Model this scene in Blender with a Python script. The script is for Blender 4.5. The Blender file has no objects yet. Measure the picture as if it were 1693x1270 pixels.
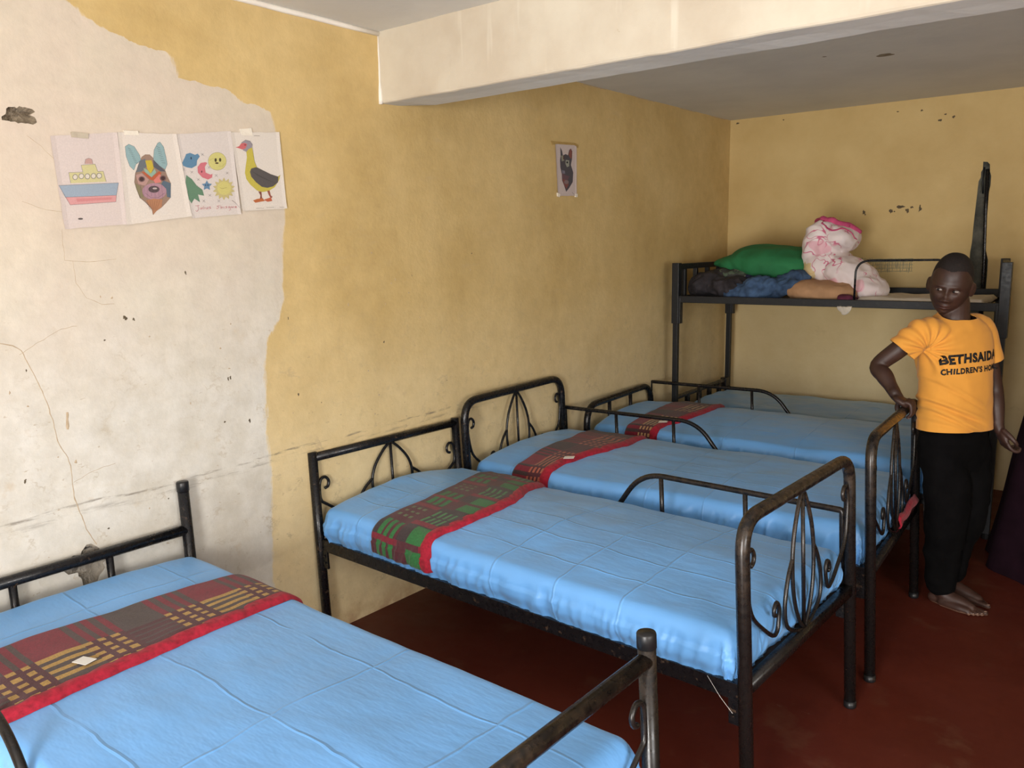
import bpy, bmesh, math, random
from mathutils import Vector, Matrix, noise, Quaternion
from mathutils.bvhtree import BVHTree
from mathutils.geometry import tessellate_polygon

random.seed(7)
C = bpy.context.scene.collection
scene = bpy.context.scene

# ------------------------------------------------------------------ camera
cam_data = bpy.data.cameras.new('camera')
cam = bpy.data.objects.new('camera', cam_data)
C.objects.link(cam)
YAW, PITCH, ROLL = 0.6792, -0.1660, -0.0181
fwd = Vector((-math.sin(YAW) * math.cos(PITCH), math.cos(YAW) * math.cos(PITCH), math.sin(PITCH)))
rt = Vector((math.cos(YAW), math.sin(YAW), 0))
up = rt.cross(fwd)
r2 = rt * math.cos(ROLL) + up * math.sin(ROLL)
u2 = -rt * math.sin(ROLL) + up * math.cos(ROLL)
m3 = Matrix((r2, u2, -fwd)).transposed()
cam.matrix_world = Matrix.Translation((2.8208, -1.3121, 1.6944)) @ m3.to_4x4()
cam_data.sensor_fit = 'HORIZONTAL'
cam_data.sensor_width = 36.0
cam_data.lens = 36.0 * 1359.35 / 1693.0
cam_data.clip_start = 0.02
scene.camera = cam

# ------------------------------------------------------------------ world, light, exposure
scene.view_settings.view_transform = 'Standard'
scene.view_settings.look = 'None'
scene.view_settings.gamma = 1.0
scene.view_settings.use_curve_mapping = False
scene.view_settings.exposure = -0.24
world = bpy.data.worlds.new('sky')
scene.world = world
world.use_nodes = True
wn = world.node_tree
wn.nodes['Background'].inputs[0].default_value = (0.75, 0.86, 1.0, 1)
wn.nodes['Background'].inputs[1].default_value = 1.5


def area_light(name, loc, target, sx, sy, power, color):
    d = bpy.data.lights.new(name, 'AREA')
    d.shape = 'RECTANGLE'
    d.size, d.size_y = sx, sy
    d.energy = power
    d.color = color
    o = bpy.data.objects.new(name, d)
    C.objects.link(o)
    o.location = loc
    o.rotation_euler = (Vector(target) - Vector(loc)).to_track_quat('-Z', 'Y').to_euler()
    return o


# daylight through the window in the right wall and through the doorway in the near wall
area_light('window_daylight', (5.72, -1.60, 1.50), (0.0, 0.80, 1.35), 2.2, 1.3, 150, (1.0, 0.975, 0.95))
area_light('doorway_daylight', (2.60, -3.30, 1.05), (2.0, 4.0, 1.0), 0.95, 1.9, 250, (1.0, 0.975, 0.95))

# unseen lamps added as sunlit ground outside, lighting the ceiling and the beam
area_light('window_ground_fill', (7.45, -1.60, -0.05), (4.6, -0.6, 2.6), 3.2, 3.0, 330, (1.0, 0.95, 0.86))
area_light('doorway_ground_fill', (2.60, -4.60, 0.0), (2.3, -0.9, 2.6), 2.4, 2.2, 60, (1.0, 0.95, 0.86))


# ------------------------------------------------------------------ helpers
def s2l(c):
    out = []
    for v in c[:3]:
        v = v / 255.0
        out.append(v / 12.92 if v <= 0.04045 else ((v + 0.055) / 1.055) ** 2.4)
    return tuple(out)


def link(o, parent=None):
    C.objects.link(o)
    if parent is not None:
        o.parent = parent
    return o


def tag(o, label=None, cat=None, group=None, kind=None):
    if label: o['label'] = label
    if cat: o['category'] = cat
    if group: o['group'] = group
    if kind: o['kind'] = kind
    return o


def thing(name, label, cat, loc=(0, 0, 0), rz=0.0, group=None):
    o = bpy.data.objects.new(name, None)
    o.empty_display_size = 0.1
    C.objects.link(o)
    o.location = loc
    o.rotation_euler = (0, 0, rz)
    return tag(o, label, cat, group)


def from_bm(name, bm, mats, parent=None, smooth=True):
    me = bpy.data.meshes.new(name)
    bmesh.ops.recalc_face_normals(bm, faces=bm.faces[:])
    bm.to_mesh(me)
    bm.free()
    if not isinstance(mats, (list, tuple)): mats = [mats]
    for m in mats: me.materials.append(m)
    if smooth:
        for p in me.polygons: p.use_smooth = True
    return link(bpy.data.objects.new(name, me), parent)


def from_grid(name, rows, mat, parent=None, closed_u=False, smooth=True):
    bm = bmesh.new()
    vs = [[bm.verts.new(p) for p in r] for r in rows]
    for i in range(len(rows) - 1):
        n = len(rows[i])
        for j in range(n if closed_u else n - 1):
            k = (j + 1) % n
            bm.faces.new((vs[i][j], vs[i][k], vs[i + 1][k], vs[i + 1][j]))
    return from_bm(name, bm, mat, parent, smooth)


def box(bm, lo, hi, bev=0.0, fn=None):
    geom = bmesh.ops.create_cube(bm, size=1.0)
    vs = geom['verts']
    for v in vs:
        v.co = Vector([lo[i] + (v.co[i] + 0.5) * (hi[i] - lo[i]) for i in range(3)])
    if bev > 0:
        es = list({e for v in vs for e in v.link_edges})
        r = bmesh.ops.bevel(bm, geom=es, offset=bev, segments=2, affect='EDGES', profile=0.5)
        vs = list({v for f in r['faces'] for v in f.verts} | {v for v in vs if v.is_valid})
    if fn:
        for v in vs: v.co = Vector(fn(v.co))
    return vs


def tube(bm, pts, rad, seg=12, cap=True):
    """sweep a round section along a poly-line; rad is a number or one per point"""
    pts = [Vector(p) for p in pts]
    n = len(pts)
    rads = rad if isinstance(rad, (list, tuple)) else [rad] * n
    tang = []
    for i in range(n):
        a = pts[max(i - 1, 0)]; b = pts[min(i + 1, n - 1)]
        tang.append((b - a).normalized())
    ref = Vector((0, 0, 1)) if abs(tang[0].z) < 0.9 else Vector((1, 0, 0))
    nrm = (ref - tang[0] * ref.dot(tang[0])).normalized()
    rings = []
    for i in range(n):
        if i:
            q = tang[i - 1].rotation_difference(tang[i])
            nrm = q @ nrm
            nrm = (nrm - tang[i] * nrm.dot(tang[i])).normalized()
        bi = tang[i].cross(nrm)
        rings.append([bm.verts.new(pts[i] + (nrm * math.cos(t) + bi * math.sin(t)) * rads[i])
                      for t in (2 * math.pi * k / seg for k in range(seg))])
    for i in range(n - 1):
        for k in range(seg):
            bm.faces.new((rings[i][k], rings[i][(k + 1) % seg], rings[i + 1][(k + 1) % seg], rings[i + 1][k]))
    if cap:
        bm.faces.new(list(reversed(rings[0])))
        bm.faces.new(rings[-1])


def limb(bm, pts, rads, seg=16, sub=5):
    """tapered limb with round ends"""
    P, R = [], []
    pts = [Vector(p) for p in pts]
    d0 = (pts[0] - pts[1]).normalized(); d1 = (pts[-1] - pts[-2]).normalized()
    for t in (0.98, 0.8, 0.5):
        P.append(pts[0] + d0 * rads[0] * t); R.append(rads[0] * math.sqrt(1 - t * t))
    cp, cr = catmull(pts, rads, sub)
    P += cp; R += cr
    for t in (0.5, 0.8, 0.98):
        P.append(pts[-1] + d1 * rads[-1] * t); R.append(rads[-1] * math.sqrt(1 - t * t))
    tube(bm, P, R, seg)


def catmull(pts, rads=None, sub=6):
    pts = [Vector(p) for p in pts]
    out, ro = [], []
    n = len(pts)
    for i in range(n - 1):
        p0 = pts[max(i - 1, 0)]; p1 = pts[i]; p2 = pts[i + 1]; p3 = pts[min(i + 2, n - 1)]
        for k in range(sub):
            t = k / sub
            out.append(0.5 * ((2 * p1) + (p2 - p0) * t + (2 * p0 - 5 * p1 + 4 * p2 - p3) * t * t + (3 * p1 - p0 - 3 * p2 + p3) * t ** 3))
            if rads: ro.append(rads[i] + (rads[i + 1] - rads[i]) * (t * t * (3 - 2 * t)))
    out.append(pts[-1])
    if rads:
        ro.append(rads[-1])
        return out, ro
    return out


def fillet(pts, r, seg=8):
    """poly-line with rounded corners"""
    pts = [Vector(p) for p in pts]
    out = [pts[0]]
    for i in range(1, len(pts) - 1):
        a, b, c = pts[i - 1], pts[i], pts[i + 1]
        d1 = (a - b); d2 = (c - b)
        rr = r[i - 1] if isinstance(r, (list, tuple)) else r
        rr = min(rr, d1.length * 0.49, d2.length * 0.49)
        p1 = b + d1.normalized() * rr; p2 = b + d2.normalized() * rr
        for k in range(seg + 1):
            t = k / seg
            out.append((1 - t) ** 2 * p1 + 2 * t * (1 - t) * b + t * t * p2)
    out.append(pts[-1])
    return out


def sstep(a, b, x):
    t = min(max((x - a) / (b - a), 0.0), 1.0)
    return t * t * (3 - 2 * t)


def interp(tab, x):
    if x <= tab[0][0]: return tab[0][1]
    for (a, b), (c, d) in zip(tab, tab[1:]):
        if x <= c: return b + (d - b) * (x - a) / (c - a)
    return tab[-1][1]


def nz(x, y, z=0.0, s=1.0):
    return noise.noise(Vector((x * s, y * s, z * s)))


def bake_modifiers(o):
    dg = bpy.context.evaluated_depsgraph_get()
    dg.update()
    me = bpy.data.meshes.new_from_object(o.evaluated_get(dg))
    old = o.data
    o.modifiers.clear()
    o.data = me
    bpy.data.meshes.remove(old)
    return o


# ------------------------------------------------------------------ materials
class NT:
    """tiny node-tree writer"""
    def __init__(s, name):
        s.m = bpy.data.materials.new(name)
        s.m.use_nodes = True
        s.t = s.m.node_tree
        s.b = s.t.nodes['Principled BSDF']

    def n(s, typ, **kw):
        nd = s.t.nodes.new(typ)
        for k, v in kw.items(): setattr(nd, k, v)
        return nd

    def set(s, sock, v):
        if isinstance(v, bpy.types.NodeSocket): s.t.links.new(v, sock)
        elif isinstance(v, (tuple, list)) and len(v) == 3 and sock.type == 'RGBA': sock.default_value = (*v, 1)
        else: sock.default_value = v

    def coord(s, out='Object'):
        return s.n('ShaderNodeTexCoord').outputs[out]

    def noise(s, scale, detail=3, rough=0.55, vec=None, dist=0.0):
        nd = s.n('ShaderNodeTexNoise')
        nd.inputs['Scale'].default_value = scale; nd.inputs['Detail'].default_value = detail
        nd.inputs['Roughness'].default_value = rough; nd.inputs['Distortion'].default_value = dist
        s.set(nd.inputs['Vector'], vec if vec is not None else s.coord())
        return nd.outputs['Fac']

    def mapping(s, vec, scale=(1, 1, 1), loc=(0, 0, 0), rot=(0, 0, 0)):
        nd = s.n('ShaderNodeMapping')
        s.set(nd.inputs['Vector'], vec)
        nd.inputs['Scale'].default_value = scale; nd.inputs['Location'].default_value = loc; nd.inputs['Rotation'].default_value = rot
        return nd.outputs[0]

    def ramp(s, fac, a, b, lo=0.0, hi=1.0):
        nd = s.n('ShaderNodeMapRange')
        s.set(nd.inputs['Value'], fac)
        nd.inputs['From Min'].default_value = a; nd.inputs['From Max'].default_value = b
        nd.inputs['To Min'].default_value = lo; nd.inputs['To Max'].default_value = hi
        return nd.outputs[0]

    def math(s, op, a, b=0.0, c=0.0):
        nd = s.n('ShaderNodeMath', operation=op)
        for i, v in enumerate((a, b, c)): s.set(nd.inputs[i], v)
        return nd.outputs[0]

    def mix(s, fac, a, b, mode='MIX'):
        nd = s.n('ShaderNodeMix', data_type='RGBA', blend_type=mode)
        s.set(nd.inputs['Factor'], fac); s.set(nd.inputs[6], a); s.set(nd.inputs[7], b)
        return nd.outputs[2]

    def bump(s, h, strength=0.3, dist=0.01, normal=None):
        nd = s.n('ShaderNodeBump')
        s.set(nd.inputs['Height'], h); nd.inputs['Strength'].default_value = strength; nd.inputs['Distance'].default_value = dist
        if normal is not None: s.set(nd.inputs['Normal'], normal)
        return nd.outputs[0]

    def out(s, color=None, rough=None, normal=None, **kw):
        if color is not None: s.set(s.b.inputs['Base Color'], color)
        if rough is not None: s.set(s.b.inputs['Roughness'], rough)
        if normal is not None: s.set(s.b.inputs['Normal'], normal)
        for k, v in kw.items(): s.set(s.b.inputs[k.replace('_', ' ')], v)
        return s.m


def mat_metal(name, base, rough, wear=0.0, wearcol=(0.07, 0.045, 0.03), rubbed=False):
    k = NT(name)
    f = k.noise(38, 5, 0.65)
    w = k.ramp(f, 0.62 - wear * 0.3, 0.70 - wear * 0.1)
    if rubbed:      # hands and bedding have worn the paint of the upper tubes
        sp = k.n('ShaderNodeSeparateXYZ'); k.set(sp.inputs[0], k.coord())
        w = k.math('MULTIPLY', w, k.ramp(sp.outputs[2], 0.62, 0.88, 0.06, 1.0))
    col = k.mix(w, base, wearcol)
    r = k.ramp(k.noise(60, 3), 0.3, 0.7, rough - 0.06, rough + 0.12)
    return k.out(col, r, k.bump(k.noise(120, 2), 0.05, 0.002), Specular_IOR_Level=0.4)


def mat_cloth(name, base, rough=0.85, var=0.25, scale=9.0, weave=700, sheen=0.0, spec=0.3):
    k = NT(name)
    f = k.noise(scale, 4, 0.6)
    dark = tuple(c * (1 - var) for c in base); light = tuple(min(1, c * (1 + var)) for c in base)
    return k.out(k.mix(k.ramp(f, 0.3, 0.7), dark, light), rough, k.bump(k.noise(weave, 2), 0.25, 0.001), Sheen_Weight=sheen, Specular_IOR_Level=spec)


M = {}
M['black'] = mat_metal('black_paint', (0.006, 0.006, 0.0075), 0.26, 0.03)
M['black_worn'] = mat_metal('worn_black_paint', (0.007, 0.006, 0.006), 0.27, 0.75, (0.038, 0.026, 0.018), True)
M['cap'] = mat_metal('black_plastic', (0.009, 0.009, 0.010), 0.36)
M['grey_steel'] = mat_metal('grey_steel', (0.008, 0.009, 0.011), 0.45, 0.2, (0.018, 0.018, 0.018))
M['ply'] = mat_cloth('dark_board', (0.03, 0.02, 0.015), 0.8)
M['mattress'] = mat_cloth('mattress_ticking', (0.35, 0.30, 0.30), 0.9)


def mat_vcol(name, rough, weave, var=0.18, fuzzy=0.4, sheen=0.0, scale=160):
    k = NT(name)
    a = k.n('ShaderNodeVertexColor', layer_name='pigment').outputs['Color']
    f = k.ramp(k.noise(scale, 3, 0.7), 0.3, 0.7, 1 - var, 1 + var)
    cmb = k.n('ShaderNodeCombineColor')
    for i in range(3): k.set(cmb.inputs[i], f)
    return k.out(k.mix(1.0, a, cmb.outputs[0], 'MULTIPLY'), rough, k.bump(k.noise(weave, 2), fuzzy, 0.002), Sheen_Weight=sheen)


M['blanket'] = mat_vcol('woollen_blanket', 0.95, 420, 0.30, 0.6, 0.15)
M['trim'] = mat_cloth('red_blanket_edge', (0.30, 0.009, 0.026), 0.85, 0.35, 60, 500, 0.1)
M['paper'] = mat_vcol('crayon_on_paper', 0.75, 300, 0.07, 0.08, 0.0, 220)
M['tag'] = mat_cloth('white_satin_tag', (0.78, 0.78, 0.76), 0.5, 0.05)


def mat_satin(name, base, long_w, cross_a, strength=0.55):
    """blue satin with the fold creases of a new sheet: ridges at given widths and lengths"""
    k = NT(name)
    co = k.coord()
    wob = k.noise(5.0, 2, 0.5, co)
    wob2 = k.math('MULTIPLY', k.math('SUBTRACT', wob, 0.5), 0.05)
    sp = k.n('ShaderNodeSeparateXYZ'); k.set(sp.inputs[0], co)
    px = k.math('ADD', sp.outputs[0], wob2); py = k.math('ADD', sp.outputs[1], wob2)
    h = None
    for axis, vals in ((py, long_w), (px, cross_a)):
        for v in vals:
            d = k.math('ABSOLUTE', k.math('SUBTRACT', axis, v))
            r = k.ramp(d, 0.0, 0.0065, 1.0, 0.0)
            h = r if h is None else k.math('MAXIMUM', h, r)
    brk = k.ramp(k.noise(3.2, 2, 0.5, co), 0.30, 0.46)
    h = k.math('MULTIPLY', h, brk)
    soft = k.noise(7.0, 4, 0.55, k.mapping(co, (0.6, 1.6, 1.0)))
    n1 = k.bump(soft, 0.30, 0.02)
    n2 = k.bump(h, strength, 0.004, n1)
    n3 = k.bump(k.noise(900, 1, 0.5, co), 0.05, 0.0005, n2)
    col = k.mix(k.ramp(k.noise(2.3, 3, 0.5, co), 0.3, 0.7), tuple(c * 0.94 for c in base), tuple(min(1, c * 1.05) for c in base))
    return k.out(col, 0.40, n3, Sheen_Weight=0.25, Sheen_Roughness=0.4, Sheen_Tint=(0.7, 0.85, 1.0), Specular_IOR_Level=0.45)

# ------------------------------------------------------------------ room
H = 2.629          # ceiling
YF = 4.948         # far wall
YN = -3.20         # near wall
XR = 5.60          # right wall
YB1, YB2, ZB = 1.294, 1.505, 2.329   # the concrete beam


def mat_left_wall():
    k = NT('patchy_painted_plaster')
    co = k.coord()
    sp = k.n('ShaderNodeSeparateXYZ'); k.set(sp.inputs[0], co)
    y, z = sp.outputs[1], sp.outputs[2]
    jag = k.math('MULTIPLY', k.math('SUBTRACT', k.noise(26, 4, 0.7, k.mapping(co, (1, 1, 0.35))), 0.5), 0.055)
    zj = k.math('ADD', z, k.math('MULTIPLY', k.math('SUBTRACT', k.noise(11, 3, 0.6, k.mapping(co, (1, 1, 1), (3, 7, 1))), 0.5), 0.05))
    # outline of the unpainted primer patch: y as a function of height
    fc = k.n('ShaderNodeFloatCurve')
    pts = [(0.0, .575), (0.34, .578), (0.573, .590), (0.80, .602), (1.006, .595), (1.25, .610), (1.348, .630), (1.42, .690), (1.487, .713), (1.656, .723),
           (1.86, .747), (2.10, .735), (2.19, .720), (2.228, .712), (2.25, .600), (2.275, .560), (2.292, .520), (2.300, .335), (2.34, .322), (2.38, .315), (2.395, .18), (2.41, .135), (2.445, .03), (2.48, -.01), (2.53, -.10), (2.65, -.2)]
    cv = fc.mapping.curves[0]
    zmax = 2.65
    for i, (zz, yy) in enumerate(pts):
        p = (zz / zmax, (yy + 0.3) / 1.2)
        if i == 0: cv.points[0].location = p
        elif i == len(pts) - 1: cv.points[-1].location = p
        else: cv.points.new(*p)
    for p in cv.points: p.handle_type = 'VECTOR'
    fc.mapping.update()
    k.set(fc.inputs['Value'], k.math('DIVIDE', zj, zmax))
    yb = k.math('SUBTRACT', k.math('MULTIPLY', fc.outputs[0], 1.2), 0.3)
    d = k.math('SUBTRACT', k.math('ADD', y, jag), yb)
    patch = k.ramp(d, -0.006, 0.006, 1.0, 0.0)
    # paints
    bl = k.noise(2.1, 5, 0.6, co)
    yellow = k.mix(k.ramp(bl, 0.32, 0.68), (0.50, 0.35, 0.140), (0.60, 0.44, 0.20))
    low_light = k.math('MULTIPLY', k.ramp(z, 1.45, 0.55), k.ramp(k.noise(3.4, 6, 0.65, k.mapping(co, (1, 1, 1), (2, 9, 4))), 0.25, 0.75, 0.45, 1.0))  # lower yellow paler: daylight and bounce put into the colour
    yellow = k.mix(low_light, yellow, (0.72, 0.60, 0.375))
    white = k.mix(k.ramp(k.noise(1.7, 5, 0.6, co), 0.35, 0.65), (0.575, 0.505, 0.395), (0.57, 0.475, 0.385))
    lowwhite = k.ramp(z, 1.75, 1.15)  # cool daylight on the lower primer, put into its colour
    white = k.mix(lowwhite, white, k.mix(k.ramp(k.noise(6, 5, 0.65, co), 0.35, 0.65), (0.535, 0.495, 0.42), (0.625, 0.595, 0.535)))
    mot = k.ramp(k.noise(13, 6, 0.68, k.mapping(co, (1, 1, 1.15), (2, 6, 3))), 0.34, 0.66, 0.93, 1.04)
    cmb = k.n('ShaderNodeCombineColor')
    for i_ in range(3): k.set(cmb.inputs[i_], mot)
    col = k.mix(1.0, k.mix(patch, yellow, white), cmb.outputs[0], 'MULTIPLY')
    # trowel streaks, dry-brushed edge of the primer
    trow = k.ramp(k.noise(5, 6, 0.7, k.mapping(co, (1, 0.55, 2.6), (6, 2, 5), (0.25, 0, 0))), 0.60, 0.74)
    col = k.mix(k.math('MULTIPLY', trow, 0.22), col, (0.46, 0.36, 0.24))
    # grubby specks, smears and scuffs below shoulder height
    low = k.ramp(z, 1.75, 0.9)
    speck = k.ramp(k.noise(30, 4, 0.7, k.mapping(co, (1, 0.8, 1.8), (5, 1, 2))), 0.655, 0.70)
    col = k.mix(k.math('MULTIPLY', k.math('MULTIPLY', speck, low), 0.75), col, (0.34, 0.25, 0.15))
    smear = k.ramp(k.noise(7.5, 4, 0.6, k.mapping(co, (1, 1, 1.2), (1, 4, 8))), 0.66, 0.80)
    col = k.mix(k.math('MULTIPLY', k.math('MULTIPLY', smear, low), 0.8), col, (0.46, 0.345, 0.21))
    vein = k.ramp(k.math('ABSOLUTE', k.math('SUBTRACT', k.noise(5.5, 6, 0.62, k.mapping(co, (1, 1, 1.3), (7, 3, 1))), 0.5)), 0.004, 0.020, 1.0, 0.0)
    vein = k.math('MULTIPLY', vein, k.ramp(k.noise(9, 3, 0.6, k.mapping(co, (1, 1, 1), (9, 9, 2))), 0.50, 0.66))
    col = k.mix(k.math('MULTIPLY', k.math('MULTIPLY', vein, low), 0.5), col, (0.36, 0.28, 0.18))
    # the line the bed heads have rubbed, wavering round 0.87 m
    lz = k.math('ADD', 0.855, k.math('MULTIPLY', y, 0.022))
    lz = k.math('ADD', lz, k.math('MULTIPLY', k.math('SUBTRACT', k.noise(2.2, 3, 0.5, k.mapping(co, (0, 1, 0))), 0.5), 0.07))
    band = k.ramp(k.math('ABSOLUTE', k.math('SUBTRACT', z, lz)), 0.002, 0.007, 1.0, 0.0)
    band2 = k.ramp(k.math('ABSOLUTE', k.math('SUBTRACT', k.math('ADD', z, 0.028), lz)), 0.001, 0.012, 0.6, 0.0)
    band = k.math('MAXIMUM', band, band2)
    scr = k.ramp(k.noise(16, 5, 0.7, k.mapping(co, (1, 0.5, 4))), 0.47, 0.60)
    inroom = k.ramp(y, 2.2, 1.9)
    col = k.mix(k.math('MULTIPLY', k.math('MULTIPLY', k.math('MULTIPLY', band, scr), inroom), 0.75), col, (0.16, 0.13, 0.10))
    # dirty foot of the wall
    foot = k.math('MULTIPLY', k.ramp(z, 0.16, 0.0), k.ramp(k.noise(8, 4, 0.6, co), 0.3, 0.6))
    col = k.mix(k.math('MULTIPLY', foot, 0.75), col, (0.30, 0.17, 0.085))
    hb = k.math('ADD', k.math('MULTIPLY', k.noise(3.0, 4, 0.5, co), 1.0), k.math('MULTIPLY', k.noise(70, 3, 0.6, co), 0.10))
    step = k.math('MULTIPLY', patch, 0.05)
    return k.out(col, 0.62, k.bump(k.math('SUBTRACT', hb, step), 0.5, 0.02), Specular_IOR_Level=0.35)


def mat_far_wall():
    k = NT('yellow_painted_plaster')
    co = k.coord()
    sp = k.n('ShaderNodeSeparateXYZ'); k.set(sp.inputs[0], co)
    z = sp.outputs[2]
    yellow = k.mix(k.ramp(k.noise(2.3, 5, 0.6, co), 0.32, 0.68), (0.52, 0.365, 0.145), (0.61, 0.45, 0.20))
    low_light = k.math('MULTIPLY', k.ramp(z, 1.6, 0.7), k.ramp(k.noise(3.0, 6, 0.65, k.mapping(co, (1, 1, 1), (4, 2, 7))), 0.3, 0.7, 0.55, 1.0))  # stronger light low on the far wall, painted as a paler colour
    col = k.mix(low_light, yellow, (0.74, 0.61, 0.36))
    sm = k.math('MULTIPLY', k.ramp(k.noise(4.5, 5, 0.7, k.mapping(co, (1, 1, 1.5), (8, 3, 1))), 0.60, 0.78), k.ramp(z, 1.7, 1.0))
    col = k.mix(k.math('MULTIPLY', sm, 0.45), col, (0.42, 0.31, 0.16))
    return k.out(col, 0.62, k.bump(k.noise(9, 6, 0.65, co), 0.32, 0.012), Specular_IOR_Level=0.35)


def mat_plain(name, a, b, scale=3.0, rough=0.75, bump=0.2):
    k = NT(name)
    co = k.coord()
    return k.out(k.mix(k.ramp(k.noise(scale, 5, 0.6, co), 0.33, 0.67), a, b), rough, k.bump(k.noise(scale * 6, 4, 0.6, co), bump, 0.01))


def mat_beam():
    k = NT('cream_wash_on_concrete')
    co = k.coord()
    col = k.mix(k.ramp(k.noise(2.6, 5, 0.6, co), 0.35, 0.65), (0.50, 0.43, 0.33), (0.585, 0.53, 0.425))
    drip = k.ramp(k.noise(13, 3, 0.6, k.mapping(co, (1.0, 1, 0.07))), 0.58, 0.66)
    sp = k.n('ShaderNodeSeparateXYZ'); k.set(sp.inputs[0], co)
    dm = k.math('MULTIPLY', drip, k.ramp(k.noise(3, 2, 0.5, co), 0.45, 0.6))
    col = k.mix(k.math('MULTIPLY', dm, 0.6), col, (0.66, 0.615, 0.51))
    col = k.mix(k.math('MULTIPLY', k.ramp(k.noise(22, 4, 0.7, co), 0.70, 0.76), 0.6), col, (0.40, 0.30, 0.18))
    return k.out(col, 0.75, k.bump(k.noise(14, 5, 0.6, co), 0.22, 0.012))


def mat_floor():
    k = NT('red_oxide_cement')
    co = k.coord()
    col = k.mix(k.ramp(k.noise(1.6, 5, 0.6, co), 0.3, 0.7), (0.078, 0.0135, 0.0075), (0.112, 0.021, 0.0115))
    dust = k.ramp(k.noise(3.4, 6, 0.62, k.mapping(co, (1, 1, 1), (3, 5, 0)), 0.3), 0.58, 0.76)
    col = k.mix(k.math('MULTIPLY', dust, 0.55), col, (0.17, 0.085, 0.048))
    fl = k.ramp(k.noise(20, 5, 0.7, k.mapping(co, (0.7, 1.3, 1))), 0.66, 0.74)
    col = k.mix(k.math('MULTIPLY', fl, 0.35), col, (0.30, 0.20, 0.14))
    r = k.ramp(k.noise(4, 4, 0.6, co), 0.3, 0.7, 0.38, 0.60)
    return k.out(col, r, k.bump(k.noise(10, 5, 0.6, co), 0.10, 0.008), Specular_IOR_Level=0.25)


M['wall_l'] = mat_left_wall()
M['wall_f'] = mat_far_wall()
M['beam'] = mat_beam()
M['ceil'] = mat_plain('grey_white_ceiling_wash', (0.58, 0.57, 0.54), (0.66, 0.645, 0.60), 2.0)
M['floor'] = mat_floor()
M['white_plaster'] = mat_plain('white_plaster_edge', (0.74, 0.68, 0.60), (0.80, 0.76, 0.68), 8.0)
M['cement'] = mat_plain('bare_grey_cement', (0.20, 0.175, 0.14), (0.33, 0.29, 0.235), 16.0, 0.9, 0.8)
M['hole'] = mat_plain('broken_brown_plaster', (0.13, 0.095, 0.06), (0.30, 0.24, 0.165), 28.0, 0.9, 0.8)
M['dark_cement'] = mat_plain('sooty_dark_cement', (0.055, 0.055, 0.045), (0.15, 0.145, 0.115), 9.0, 0.9, 0.8)
M['crack'] = mat_plain('crack_line', (0.36, 0.27, 0.17), (0.48, 0.37, 0.25), 40.0)
M['chip'] = mat_plain('chipped_paint', (0.06, 0.045, 0.025), (0.12, 0.085, 0.045), 60.0)
M['stain'] = None


def structure(name, bm, mats, smooth=False):
    o = from_bm(name, bm, mats, None, smooth)
    o['kind'] = 'structure'
    return o


def cut(o, cutter_bm, mat):
    """take a ragged hole out of a wall"""
    co = from_bm('cutter', cutter_bm, mat)
    md = o.modifiers.new('hole', 'BOOLEAN')
    md.operation = 'DIFFERENCE'; md.object = co; md.solver = 'EXACT'; md.material_mode = 'TRANSFER'
    bake_modifiers(o)
    me = co.data
    bpy.data.objects.remove(co); bpy.data.meshes.remove(me)


def ragged(cx, r, amp, seed, lo=3):
    """irregular closed blob centred at cx with radii r"""
    bm = bmesh.new()
    bmesh.ops.create_icosphere(bm, subdivisions=lo, radius=1.0)
    for v in bm.verts:
        d = v.co.normalized()
        f = 1 + amp * nz(d.x * 1.7 + seed, d.y * 1.7, d.z * 1.7) + amp * 0.6 * nz(d.x * 5 + seed, d.y * 5, d.z * 5)
        v.co = Vector((cx[0] + d.x * r[0] * f, cx[1] + d.y * r[1] * f, cx[2] + d.z * r[2] * f))
    return bm


T = 0.16
# left wall
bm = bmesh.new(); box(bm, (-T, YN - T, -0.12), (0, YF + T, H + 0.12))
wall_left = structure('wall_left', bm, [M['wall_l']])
cut(wall_left, ragged((0.0, -0.202, 2.118), (0.026, 0.044, 0.026), 0.7, 3.1), M['hole'])
cut(wall_left, ragged((0.0, -0.145, 0.648), (0.016, 0.062, 0.058), 0.8, 8.2), M['cement'])

# cracks, pencil lines and chips live in the wall's own mesh as shallow ridges
def ribbon(bm, pts, w, axis, off, mat_index, seed=0):
    """thin strip standing 0.6 mm proud of a wall; pts are (across, z)"""
    out = []
    P = [Vector((p[0], p[1])) for p in pts]
    Q = []
    for a, b in zip(P, P[1:]):
        n = max(2, int((b - a).length / 0.012))
        for i in range(n):
            t = i / n
            p = a.lerp(b, t)
            p += Vector((nz(p.x * 40 + seed, p.y * 40), nz(p.y * 40 + seed, p.x * 40))) * 0.003
            Q.append(p)
    Q.append(P[-1])
    rows = []
    for i, p in enumerate(Q):
        d = (Q[min(i + 1, len(Q) - 1)] - Q[max(i - 1, 0)])
        d = d.normalized() if d.length > 1e-9 else Vector((1, 0))
        n = Vector((-d.y, d.x)) * w * 0.5 * (0.55 + 0.45 * abs(nz(i * 0.37, seed)) * 2)
        row = []
        for q, o in ((p - n, 0.0), (p, off), (p + n, 0.0)):
            row.append(bm.verts.new((o, q.x, q.y) if axis == 'x' else (q.x, YF - o, q.y)))
        rows.append(row)
    for r1, r2 in zip(rows, rows[1:]):
        for j in range(2):
            f = bm.faces.new((r1[j], r1[j + 1], r2[j + 1], r2[j])); f.material_index = mat_index


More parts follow.
